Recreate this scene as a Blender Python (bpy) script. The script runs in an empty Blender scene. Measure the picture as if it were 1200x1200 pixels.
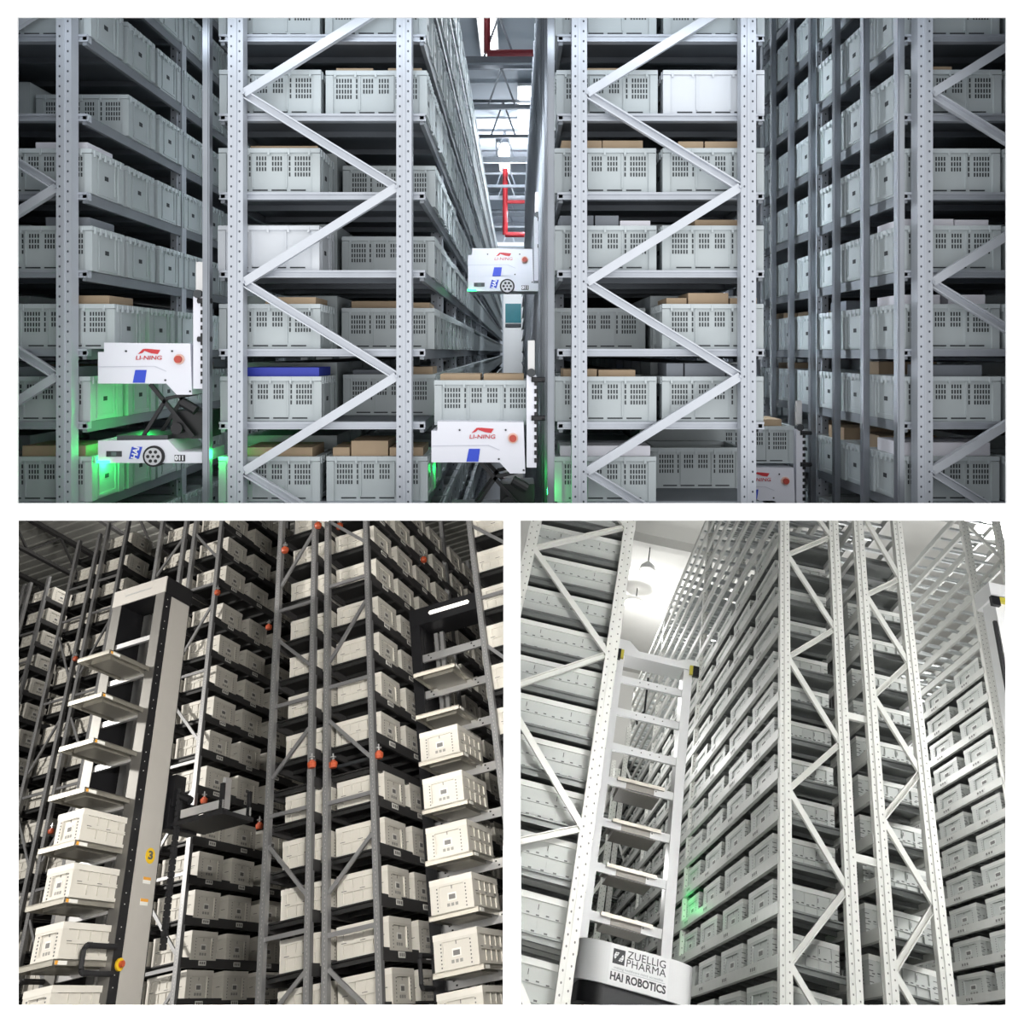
import bpy, bmesh, math, random
from mathutils import Matrix, Vector
random.seed(7)

# ---------------------------------------------------------------- camera, world, exposure
sc = bpy.context.scene
col = sc.collection
EYE = Vector((0.0, 0.0, 6.0))
FPX = 950.0
cam_d = bpy.data.cameras.new('camera'); cam = bpy.data.objects.new('camera', cam_d); col.objects.link(cam)
cam.location = EYE; cam.rotation_euler = (math.pi / 2, 0, 0)
cam_d.sensor_width = 36.0; cam_d.sensor_fit = 'HORIZONTAL'
cam_d.lens = FPX / 1200.0 * 36.0
cam_d.shift_x = -4.0 / 1200.0; cam_d.shift_y = -188.0 / 1200.0
cam_d.clip_end = 200
sc.camera = cam
w = bpy.data.worlds.new('viewing_room'); sc.world = w; w.use_nodes = True
w.node_tree.nodes['Background'].inputs[0].default_value = (1, 1, 1, 1)
w.node_tree.nodes['Background'].inputs[1].default_value = 1.48
sc.view_settings.view_transform = 'Standard'; sc.view_settings.look = 'None'
sc.view_settings.gamma = 1.0; sc.view_settings.exposure = 0.0
sc.view_settings.use_curve_mapping = False
sc.cycles.use_denoising = True
sc.cycles.max_bounces = 6

# three halls, each with its own axes: x across the rack ends, y down the aisle, z up the racks
def hall_matrix(rows):
    return Matrix.Translation(EYE) @ Matrix([list(r) + [0] for r in rows] + [[0, 0, 0, 1]])
HALL = {
    1: Matrix.Translation(EYE),
    2: hall_matrix([[0.934289, 0.325020, -0.146514], [-0.155939, 0.742114, 0.651882], [0.320604, -0.586199, 0.744032]]),
    3: hall_matrix([[0.975659, -0.042406, 0.215153], [-0.112345, 0.745938, 0.656472], [-0.188329, -0.664664, 0.723017]]),
}

def area(name, hall, loc, target, size, energy, color=(1, 1, 1), size_y=None, spread=None):
    d = bpy.data.lights.new(name, 'AREA'); d.energy = energy; d.color = color; d.size = size
    if size_y: d.shape = 'RECTANGLE'; d.size_y = size_y
    if spread: d.spread = spread
    o = bpy.data.objects.new(name, d); col.objects.link(o)
    M = HALL[hall]
    p = M @ Vector(loc); t = M @ Vector(target)
    o.location = p; o.rotation_euler = (t - p).to_track_quat('-Z', 'Y').to_euler()
    return o
# upper hall: unseen fill lights added over the opening, in the aisles and roof
def strip(name, x, y, z, tx, ty, tz, sx, sy, energy, color):
    """unseen area light without a fixture, aimed into the hall"""
    d = bpy.data.lights.new(name, 'AREA'); d.shape = 'RECTANGLE'; d.size = sx; d.size_y = sy; d.energy = energy; d.color = color
    o = bpy.data.objects.new(name, d); col.objects.link(o)
    p = EYE + Vector((x, y, z)); t = EYE + Vector((tx, ty, tz)); o.location = p
    o.rotation_euler = (t - p).to_track_quat('-Z', 'Y').to_euler(); return o
BLUE = (0.88, 0.94, 1.0)
strip('front_strip', -0.2, 4.3, 1.92, -0.2, 8.0, 0.1, 5.0, 0.12, 14, BLUE)  # unseen light added to brighten the fronts
strip('aisle_lamp', 0.33, 18.0, 3.9, -0.6, 18.0, 0.8, 24.0, 0.15, 420, BLUE)  # added light hidden behind the guide poles, brightens the tote ends
strip('aisle_spot', -0.15, 4.3, 1.9, -0.15, 6.75, 0.75, 0.3, 0.2, 3.5, BLUE).data.spread = 0.7  # added to brighten the small robot in the aisle
strip('end_lamp', -0.1, 29.5, 3.4, -0.1, 34.0, 0.5, 0.4, 0.3, 160, BLUE)  # added to brighten the far door
strip('roof_lamp', 0.0, 20.0, 3.6, 0.0, 20.0, 9.0, 0.3, 0.3, 160, BLUE)  # added to brighten the ceiling from below
for x, y, t, e in ((0.245, 6.2, -1, 9), (0.245, 9.0, -1, 12), (0.245, 12.6, -1, 16), (1.60, 6.1, 1, 24), (1.60, 8.6, 1, 16), (-1.86, 6.1, -1, 8), (-1.86, 8.2, -1, 7)):  # unseen lights added behind racks to brighten the aisle faces
    d = bpy.data.lights.new('upright_lamp', 'AREA'); d.shape = 'RECTANGLE'; d.size = 0.04; d.size_y = 3.6; d.energy = e; d.color = BLUE
    o = bpy.data.objects.new('upright_lamp', d); col.objects.link(o); o.location = EYE + Vector((x, y, 0.9)); o.rotation_euler = (math.pi / 2, 0, math.pi / 2 * (-t if t > 0 else 1))
WARM = (1.0, 0.965, 0.905)
# lower left hall: work lamp far out on the left, added fill behind bars and under roof
strip('work_lamp', -12.0, 7.5, -2.0, -4.0, 11.0, -6.0, 0.4, 0.4, 900, WARM)
strip('key_strip', -0.7, 4.27, -0.868, -1.9, 9.4, -5.0, 0.6, 0.02, 370, WARM)  # unseen light added behind the top bar
strip('fill_strip', -0.046, 4.27, -2.3, -2.5, 9.4, -4.0, 0.015, 2.4, 135, WARM)
area('far_lamp', 2, (-12.5, 13.5, 11.3), (-16.0, 16.0, 13), 1.0, 800, WARM)  # added below the roof to brighten the deck
# lower right hall: added fill at bar, side and aisles, plus the ceiling lamps
COOL = (1.0, 1.0, 0.985)
strip('key_strip', 1.9, 4.27, -0.868, 2.6, 9.0, -5.0, 1.2, 0.02, 160, COOL)  # unseen fill added behind the top bar for this hall
strip('side_lamp', 7.0, 7.0, -3.2, 3.2, 9.0, -5.0, 0.8, 0.8, 170, COOL)  # unseen light added on the right to brighten the rack ends
for loc, e in (((2.06, 21.5, 9.8), 260), ((4.6, 22.0, 9.8), 300), ((8.2, 14.0, 8.0), 260), ((0.95, 12.3, 2.4), 55), ((0.95, 13.0, 5.0), 75), ((0.95, 17.0, 5.5), 150), ((4.75, 12.3, 3.2), 60), ((4.75, 12.3, 5.2), 60), ((5.2, 17.0, 6.5), 200)):  # pendant bulbs first, then unseen lights added behind racks for the aisles
    d = bpy.data.lights.new('hall_lamp', 'POINT'); d.energy = e; d.shadow_soft_size = 0.25; d.color = COOL
    o = bpy.data.objects.new('hall_lamp', d); col.objects.link(o); o.location = HALL[3] @ Vector(loc)

# ---------------------------------------------------------------- materials
MATS = {}
def mat(name, c, rough=0.5, metal=0.0, var=0.06, scale=9.0, emit=0.0, bump=0.0):
    if name in MATS: return MATS[name]
    m = bpy.data.materials.new(name); m.use_nodes = True
    nt = m.node_tree; b = nt.nodes['Principled BSDF']
    b.inputs['Roughness'].default_value = rough; b.inputs['Metallic'].default_value = metal
    if emit:
        b.inputs['Base Color'].default_value = (*c, 1)
        b.inputs['Emission Color'].default_value = (*c, 1); b.inputs['Emission Strength'].default_value = emit
    else:
        tc = nt.nodes.new('ShaderNodeTexCoord'); n = nt.nodes.new('ShaderNodeTexNoise')
        n.inputs['Scale'].default_value = scale; n.inputs['Detail'].default_value = 3
        nt.links.new(tc.outputs['Object'], n.inputs['Vector'])
        r = nt.nodes.new('ShaderNodeMix'); r.data_type = 'RGBA'
        r.inputs['A'].default_value = (*[max(0, x * (1 - var)) for x in c], 1)
        r.inputs['B'].default_value = (*[min(1, x * (1 + var)) for x in c], 1)
        nt.links.new(n.outputs['Fac'], r.inputs['Factor'])
        nt.links.new(r.outputs['Result'], b.inputs['Base Color'])
        if bump:
            bp = nt.nodes.new('ShaderNodeBump'); bp.inputs['Strength'].default_value = bump
            nt.links.new(n.outputs['Fac'], bp.inputs['Height']); nt.links.new(bp.outputs['Normal'], b.inputs['Normal'])
    MATS[name] = m
    return m

def perforated(name, c, hole, offs, pitch, r, rough=0.45, metal=0.2):
    """painted steel with two columns of punched holes (object coordinates, columns at x = +-offs)"""
    m = mat(name, c, rough, metal, 0.05)
    nt = m.node_tree; N = nt.nodes; Lk = nt.links.new
    b = N['Principled BSDF']; src = b.inputs['Base Color'].links[0].from_socket
    tc = [n for n in N if n.type == 'TEX_COORD'][0]
    sp = N.new('ShaderNodeSeparateXYZ'); Lk(tc.outputs['Object'], sp.inputs[0])
    def mth(op, a, bb=None):
        n = N.new('ShaderNodeMath'); n.operation = op
        for i, v in enumerate((a, bb)):
            if v is None: continue
            if isinstance(v, (int, float)): n.inputs[i].default_value = v
            else: Lk(v, n.inputs[i])
        return n.outputs[0]
    ax = mth('ABSOLUTE', sp.outputs[0]); dx = mth('SUBTRACT', ax, offs)
    sgn = mth('MULTIPLY', mth('GREATER_THAN', sp.outputs[0], 0.0), pitch / 2)
    zz = mth('ADD', sp.outputs[2], sgn)
    fz = mth('SUBTRACT', mth('MODULO', mth('ADD', zz, 1000 * pitch), pitch), pitch / 2)
    d2 = mth('ADD', mth('MULTIPLY', dx, dx), mth('MULTIPLY', mth('MULTIPLY', fz, fz), 0.6))
    hit = mth('LESS_THAN', d2, r * r)
    mx = N.new('ShaderNodeMix'); mx.data_type = 'RGBA'
    Lk(hit, mx.inputs['Factor']); Lk(src, mx.inputs['A']); mx.inputs['B'].default_value = (*hole, 1)
    Lk(mx.outputs['Result'], b.inputs['Base Color'])
    return m

WHITE = mat('white_paint', (0.95, 0.95, 0.95), 0.7, 0, 0.0)
TOTE1 = mat('grey_green_plastic', (0.44, 0.485, 0.50), 0.5, 0, 0.07, 5)
RIM1 = mat('pale_grey_plastic', (0.49, 0.54, 0.56), 0.45, 0, 0.06, 5)
TOTE1W = mat('white_grey_plastic', (0.60, 0.63, 0.67), 0.45, 0, 0.05, 5)
HOLE = mat('dark_hole', (0.035, 0.04, 0.045), 0.8)
STEEL1 = mat('galvanised_steel', (0.45, 0.48, 0.53), 0.38, 0.45, 0.16, 6)
UP1 = perforated('punched_steel', (0.46, 0.49, 0.54), (0.06, 0.065, 0.08), 0.024, 0.058, 0.0055)
BRACE1 = mat('light_steel', (0.55, 0.58, 0.63), 0.4, 0.25, 0.08)
DECK1 = mat('shelf_steel', (0.13, 0.145, 0.165), 0.45, 0.5, 0.2, 4)
BEAM1 = mat('dull_zinc_beam', (0.22, 0.24, 0.265), 0.5, 0.4, 0.15, 4)
POLE1 = mat('pole_steel', (0.26, 0.28, 0.31), 0.32, 0.7, 0.25, 3)
CARD = mat('cardboard', (0.40, 0.30, 0.20), 0.8, 0, 0.12, 12)
CARDW = mat('white_card', (0.72, 0.72, 0.78), 0.7, 0, 0.05, 12)
CARDG = mat('grey_card', (0.20, 0.22, 0.25), 0.7, 0, 0.1, 12)
CARDB = mat('blue_card', (0.03, 0.05, 0.42), 0.5, 0, 0.1, 12)
ROBW = mat('robot_white', (0.72, 0.73, 0.80), 0.4, 0, 0.02)
ROBB = mat('robot_blue', (0.02, 0.06, 0.55), 0.4, 0, 0.05)
RED = mat('signal_red', (0.55, 0.03, 0.04), 0.4, 0, 0.05)
REDDK = mat('pipe_red', (0.30, 0.03, 0.04), 0.45, 0, 0.1)
ORANGE = mat('orange_red', (0.48, 0.085, 0.03), 0.45, 0, 0.1)
YELLOW = mat('sign_yellow', (0.75, 0.48, 0.02), 0.5, 0, 0.05)
BLACK = mat('black_metal', (0.012, 0.012, 0.014), 0.4, 0.2, 0.2)
BLACKR = mat('black_rubber', (0.015, 0.015, 0.017), 0.7, 0, 0.2)
DARKM = mat('dark_metal', (0.06, 0.065, 0.07), 0.4, 0.6, 0.2)
ALU = mat('aluminium', (0.60, 0.60, 0.60), 0.3, 0.7, 0.08)
GREENL = mat('green_led', (0.02, 1.0, 0.18), 0.4, emit=9.0)
# lower left hall
TOTE2 = mat('cream_plastic', (0.60, 0.575, 0.52), 0.5, 0, 0.05, 4)
RIM2 = mat('cream_plastic_rim', (0.66, 0.635, 0.58), 0.45, 0, 0.05, 4)
UP2 = perforated('grey_punched_post', (0.24, 0.24, 0.245), (0.42, 0.42, 0.40), 0.0, 0.075, 0.008, 0.4, 0.4)
BR2 = mat('grey_brace', (0.25, 0.25, 0.255), 0.4, 0.5, 0.1)
BEAM2 = mat('charcoal_beam', (0.055, 0.054, 0.055), 0.5, 0.2, 0.1)
DECK2 = mat('dark_deck', (0.022, 0.022, 0.022), 0.5, 0.3, 0.1)
ROOF2 = mat('roof_sheet', (0.34, 0.34, 0.32), 0.6, 0.2, 0.1)
PANEL2 = mat('warm_grey_panel', (0.46, 0.44, 0.41), 0.5, 0.1, 0.03)
COLF2 = mat('dark_polished_column', (0.16, 0.155, 0.145), 0.45, 0.5, 0.1)
METAL2 = mat('brushed_tray', (0.42, 0.40, 0.35), 0.35, 0.7, 0.1)
PAPER = mat('label_paper', (0.75, 0.74, 0.70), 0.7, 0, 0.02)
INK = mat('label_ink', (0.10, 0.10, 0.10), 0.7, 0, 0.1)
STICK = mat('orange_sticker', (0.75, 0.35, 0.05), 0.6, 0, 0.1)
# lower right hall
TOTE3 = mat('cool_grey_plastic', (0.50, 0.52, 0.50), 0.5, 0, 0.06, 4)
RIM3 = mat('cool_white_plastic', (0.66, 0.67, 0.64), 0.45, 0, 0.04, 4)
UP3 = perforated('cream_punched_post', (0.70, 0.70, 0.66), (0.16, 0.16, 0.15), 0.03, 0.075, 0.0065, 0.45, 0.0)
BR3 = mat('cream_steel', (0.72, 0.72, 0.68), 0.4, 0.1, 0.04)
BEAM3 = mat('pale_beam', (0.56, 0.565, 0.54), 0.45, 0.1, 0.06)
DECK3 = mat('zinc_deck', (0.20, 0.21, 0.205), 0.4, 0.5, 0.15)
CONC3 = mat('concrete_white', (0.58, 0.575, 0.55), 0.8, 0, 0.25, 0.35)
ROB3 = mat('robot_white_gloss', (0.80, 0.80, 0.80), 0.35, 0, 0.02)
TRAY3 = mat('tray_brown_grey', (0.34, 0.32, 0.29), 0.5, 0.3, 0.1)
LAMP = mat('lamp_glow', (1.0, 0.98, 0.95), 0.4, emit=22.0)
LAMPS = mat('strip_light_glow', (0.95, 0.98, 1.0), 0.4, emit=4.0)

# ---------------------------------------------------------------- mesh helpers
class MB:
    def __init__(s): s.v = []; s.f = []; s.m = []
    def quad(s, a, b, c, d, m=0):
        n = len(s.v); s.v += [a, b, c, d]; s.f.append((n, n + 1, n + 2, n + 3)); s.m.append(m); return s
    def box(s, x0, x1, y0, y1, z0, z1, m=0):
        n = len(s.v)
        s.v += [(x0, y0, z0), (x1, y0, z0), (x1, y1, z0), (x0, y1, z0), (x0, y0, z1), (x1, y0, z1), (x1, y1, z1), (x0, y1, z1)]
        for f in ((0, 3, 2, 1), (4, 5, 6, 7), (0, 1, 5, 4), (1, 2, 6, 5), (2, 3, 7, 6), (3, 0, 4, 7)):
            s.f.append(tuple(n + i for i in f)); s.m.append(m)
        return s
    def bar(s, p0, p1, w, t, m=0, up=(0, 1, 0)):
        """box bar from p0 to p1, w across, t along 'up'"""
        p0 = Vector(p0); p1 = Vector(p1); d = (p1 - p0).normalized(); u = Vector(up)
        u = (u - d * u.dot(d))
        if u.length < 1e-5: u = Vector((1, 0, 0)); u = u - d * u.dot(d)
        u.normalize(); q = d.cross(u)
        n = len(s.v)
        for p in (p0, p1):
            for a, b in ((-1, -1), (1, -1), (1, 1), (-1, 1)):
                s.v.append(tuple(p + q * (a * w / 2) + u * (b * t / 2)))
        for f in ((0, 1, 2, 3), (7, 6, 5, 4), (0, 4, 5, 1), (1, 5, 6, 2), (2, 6, 7, 3), (3, 7, 4, 0)):
            s.f.append(tuple(n + i for i in f)); s.m.append(m)
        return s
    def channel(s, p0, p1, w, t, m=0, flip=False):
        """U channel lying in the x-z plane: web at the back, two flanges towards -y (flip: web in front)"""
        p0 = Vector(p0); p1 = Vector(p1); d = (p1 - p0).normalized(); q = Vector((-d.z, 0, d.x)); th = w * 0.16
        y = Vector((0, 1, 0))
        if flip:
            s.bar(p0 - y * t / 2, p1 - y * t / 2, w, th, m)
        else:
            s.bar(p0 + y * t / 2, p1 + y * t / 2, w, th, m)
        for g in (-1, 1):
            s.bar(p0 + q * g * (w / 2 - th / 2), p1 + q * g * (w / 2 - th / 2), th, t, m)
        return s
    def prism(s, pts, y0, y1, m=0):
        """polygon in x-z (counter-clockwise seen from -y) extruded along y"""
        n = len(s.v); k = len(pts)
        s.v += [(x, y0, z) for x, z in pts] + [(x, y1, z) for x, z in pts]
        s.f.append(tuple(n + i for i in range(k))); s.m.append(m)
        s.f.append(tuple(n + k + i for i in reversed(range(k)))); s.m.append(m)
        for i in range(k):
            j = (i + 1) % k
            s.f.append((n + j, n + i, n + k + i, n + k + j)); s.m.append(m)
        return s
    def cyl(s, p0, p1, r, k=12, m=0, r1=None):
        p0 = Vector(p0); p1 = Vector(p1); d = (p1 - p0).normalized(); r1 = r if r1 is None else r1
        u = Vector((0, 0, 1)) if abs(d.z) < 0.9 else Vector((1, 0, 0)); u = (u - d * u.dot(d)).normalized(); q = d.cross(u)
        n = len(s.v)
        for p, rr in ((p0, r), (p1, r1)):
            for i in range(k):
                a = 2 * math.pi * i / k; s.v.append(tuple(p + u * math.cos(a) * rr + q * math.sin(a) * rr))
        s.f.append(tuple(n + i for i in reversed(range(k)))); s.m.append(m)
        s.f.append(tuple(n + k + i for i in range(k))); s.m.append(m)
        for i in range(k):
            j = (i + 1) % k
            s.f.append((n + i, n + j, n + k + j, n + k + i)); s.m.append(m)
        return s
    def tube(s, pts, r, k=8, m=0):
        for a, b in zip(pts, pts[1:]): s.cyl(a, b, r, k, m)
        return s
    def mesh(s, name, mats):
        me = bpy.data.meshes.new(name); me.from_pydata(s.v, [], s.f)
        for x in mats: me.materials.append(x)
        if len(mats) > 1:
            for p, i in zip(me.polygons, s.m): p.material_index = i
        me.update(); return me

WORLD = {}; HALLOF = {}; KIDS = {}
def link(name, data, hall, parent=None, local=None, basis=None):
    o = bpy.data.objects.new(name, data); col.objects.link(o)
    if parent is not None:
        o.parent = parent; L = local or Matrix(); o.matrix_basis = L; WORLD[o.name] = WORLD[parent.name] @ L
        KIDS.setdefault(parent.name, []).append(o)
    else:
        o.matrix_basis = basis; WORLD[o.name] = basis.copy()
    HALLOF[o.name] = hall
    return o
def tag(o, label, cat, group=None):
    o['label'] = label; o['category'] = cat
    if group: o['group'] = group
    return o
def place(hall, loc, rz=0.0):
    return HALL[hall] @ Matrix.Translation(loc) @ Matrix.Rotation(rz, 4, 'Z')
def thing(name, label, cat, hall, loc=(0, 0, 0), rz=0.0, group=None, data=None):
    return tag(link(name, data, hall, basis=place(hall, loc, rz)), label, cat, group)
def part(name, mb, mats, parent, local=None):
    me = mb if isinstance(mb, bpy.types.Mesh) else mb.mesh(name, mats if isinstance(mats, (list, tuple)) else [mats])
    return link(name, me, HALLOF[parent.name], parent, local)
def struct(name, mb, m, hall=0, basis=None):
    me = mb.mesh(name, m if isinstance(m, (list, tuple)) else [m])
    o = link(name, me, hall, basis=basis if basis is not None else (Matrix.Translation(EYE) if hall == 0 else HALL[hall]))
    o['kind'] = 'structure'; return o

def text_mesh(s, size, m, bold=0.0, spacing=1.0, shear=0.0, sx=1.0):
    cu = bpy.data.curves.new('lettering', 'FONT'); cu.body = s; cu.size = size; cu.align_x = 'CENTER'; cu.align_y = 'CENTER'
    cu.offset = bold; cu.extrude = 0.0015; cu.space_character = spacing; cu.shear = shear; cu.resolution_u = 3
    o = bpy.data.objects.new('lettering', cu); col.objects.link(o)
    bpy.context.view_layer.update()
    me = bpy.data.meshes.new_from_object(o.evaluated_get(bpy.context.evaluated_depsgraph_get()))
    bpy.data.objects.remove(o); bpy.data.curves.remove(cu)
    me.transform(Matrix.Rotation(math.pi / 2, 4, 'X') @ Matrix.Diagonal((sx, 1, 1, 1)))
    me.materials.clear(); me.materials.append(m)
    return me
def lettering(name, s, size, m, parent, loc, rz=0.0, **k):
    return part(name, text_mesh(s, size, m, **k), None, parent, Matrix.Translation(loc) @ Matrix.Rotation(rz, 4, 'Z'))

# ---------------------------------------------------------------- the shell: viewing wall with three openings, added dividers and outer light shield
WY = 4.2
def px(x): return (x - 604.0) / FPX * WY
def pz(y): return (412.0 - y) / FPX * WY
mb = MB()
xs = [-30, px(20), px(590), px(610), px(1180), 30]; zs = [-46, pz(1180), pz(610), pz(590), pz(20), 9]
for i in range(5):
    for j in range(5):
        hole = (j == 3 and 1 <= i <= 3) or (j == 1 and i in (1, 3))
        if not hole: mb.box(xs[i], xs[i + 1], WY, WY + 0.012, zs[j], zs[j + 1])
struct('wall_front', mb, WHITE)
s_up, s_dn = (598.6 - 412) / FPX, (601.4 - 412) / FPX
mb = MB(); a, b = WY + 0.012, 60.0
mb.v += [(-30, a, -s_up * a), (30, a, -s_up * a), (30, b, -s_up * b), (-30, b, -s_up * b), (-30, a, -s_dn * a), (30, a, -s_dn * a), (30, b, -s_dn * b), (-30, b, -s_dn * b)]
for f in ((0, 1, 2, 3), (7, 6, 5, 4), (0, 4, 5, 1), (1, 5, 6, 2), (2, 6, 7, 3), (3, 7, 4, 0)): mb.f.append(f); mb.m.append(0)
struct('floor_upper', mb, mat('grey_floor', (0.25, 0.26, 0.27), 0.6))  # unseen wedge slab added to keep upper and lower light apart
mb = MB(); xl, xr = -5.2 / FPX, -2.8 / FPX
mb.v += [(xl * a, a, -46), (xr * a, a, -46), (xr * b, b, -46), (xl * b, b, -46), (xl * a, a, -s_dn * a), (xr * a, a, -s_dn * a), (xr * b, b, -s_dn * b), (xl * b, b, -s_dn * b)]
for f in ((0, 3, 2, 1), (4, 5, 6, 7), (0, 1, 5, 4), (1, 2, 6, 5), (2, 3, 7, 6), (3, 0, 4, 7)): mb.f.append(f); mb.m.append(0)
struct('wall_divider', mb, mat('grey_wall', (0.3, 0.3, 0.3), 0.8))  # unseen upright wedge added so light stays within each lower hall
SHELL = mat('hall_wall_grey', (0.28, 0.29, 0.30), 0.8)
struct('wall_left', MB().box(-30.2, -30, WY, 60, -46, 9), SHELL)  # unseen outer box added so ambient light enters only by the openings
struct('wall_right', MB().box(30, 30.2, WY, 60, -46, 9), SHELL)
struct('wall_back', MB().box(-30, 30, 60, 60.2, -46, 9), SHELL)
struct('floor_base', MB().box(-30, 30, WY, 60, -46.2, -46), SHELL)
struct('ceiling_outer', MB().box(-30, 30, WY, 60, 9, 9.2), SHELL)
# ================================================================ totes (shared meshes)
def vented_tote_meshes(w=0.6, d=0.4, h=0.265, body_m=None, rim_m=None, vents=True):
    b = MB(); x, y = w / 2 - 0.012, d / 2 - 0.012; t = 0.012
    b.box(-x, x, -y, -y + t, 0.0, h); b.box(-x, x, y - t, y, 0.0, h)
    b.box(-x, -x + t, -y + t, y - t, 0.0, h); b.box(x - t, x, -y + t, y - t, 0.0, h)
    b.box(-x + t, x - t, -y + t, y - t, 0.0, 0.012)
    for s in (-1, 1):                                   # corner posts, ribs and end frames
        for g in (-1, 1):
            b.box(s * (w / 2 - 0.022) - 0.022, s * (w / 2 - 0.022) + 0.022, g * (y + 0.004) - 0.006, g * (y + 0.004) + 0.006, 0.0, h - 0.03)
            b.box(s * (x + 0.004) - 0.006, s * (x + 0.004) + 0.006, g * (d / 2 - 0.035) - 0.03, g * (d / 2 - 0.035) + 0.03, 0.0, h - 0.03)
            b.box(s * 0.10 - 0.004, s * 0.10 + 0.004, g * (y + 0.003) - 0.004, g * (y + 0.003) + 0.004, 0.03, h - 0.03)
        b.box(s * (x + 0.003) - 0.004, s * (x + 0.003) + 0.004, -0.11, 0.11, 0.012, 0.03)
        b.box(s * (x + 0.003) - 0.004, s * (x + 0.003) + 0.004, -0.105, -0.095, 0.03, h - 0.045)
        b.box(s * (x + 0.003) - 0.004, s * (x + 0.003) + 0.004, 0.095, 0.105, 0.03, h - 0.045)
    r = MB()
    for (a0, a1, b0, b1) in ((-w / 2, w / 2, -d / 2, -d / 2 + 0.03), (-w / 2, w / 2, d / 2 - 0.03, d / 2), (-w / 2, -w / 2 + 0.03, -d / 2 + 0.03, d / 2 - 0.03), (w / 2 - 0.03, w / 2, -d / 2 + 0.03, d / 2 - 0.03)):
        r.box(a0, a1, b0, b1, h - 0.026, h)
    for s in (-1, 1):
        for k in range(6): r.box(s * (w / 2) - 0.006, s * (w / 2) + 0.006, -0.17 + k * 0.064, -0.155 + k * 0.064, h - 0.045, h - 0.003)
        for k in range(5): r.box(-0.25 + k * 0.12, -0.238 + k * 0.12, s * (d / 2) - 0.003, s * (d / 2) + 0.003, h - 0.04, h - 0.004)
    v = MB(); yy = -y - 0.0042
    def slot(xc, zc, sw, sh, g=1):
        for yv, sg in ((-y - 0.001, 1), (y + 0.001, -1)):
            v.box(xc - sw / 2, xc + sw / 2, yv - 0.0008, yv + 0.0008, zc - sh / 2, zc + sh / 2)
    zr = [h * q for q in (0.78, 0.66, 0.54, 0.42)]
    def grp(x0, n, step, rows):
        for k in range(n):
            for rr in range(rows): slot(x0 + k * step, zr[rr], 0.0085, 0.023)
    if vents:
        grp(-0.235, 6, 0.0165, 4); grp(-0.118, 1, 0, 4); grp(-0.075, 4, 0.0165, 3); grp(0.018, 4, 0.0165, 3); grp(0.118, 1, 0, 4); grp(0.153, 6, 0.0165, 4)
    for k in range(4): slot(-0.17 + k * 0.113, 0.018, 0.09, 0.008)
    slot(-0.25, h - 0.013, 0.018, 0.006); slot(0.25, h - 0.013, 0.018, 0.006)
    for s in (-1, 1): v.box(s * (x + 0.001) - 0.001, s * (x + 0.001) + 0.001, -0.022, 0.022, h * 0.42, h * 0.52)
    return [('body', b.mesh('vented_tote_body', [body_m or TOTE1])), ('rim', r.mesh('vented_tote_rim', [rim_m or RIM1])), ('vent_slots', v.mesh('vented_tote_slots', [HOLE]))]

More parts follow.
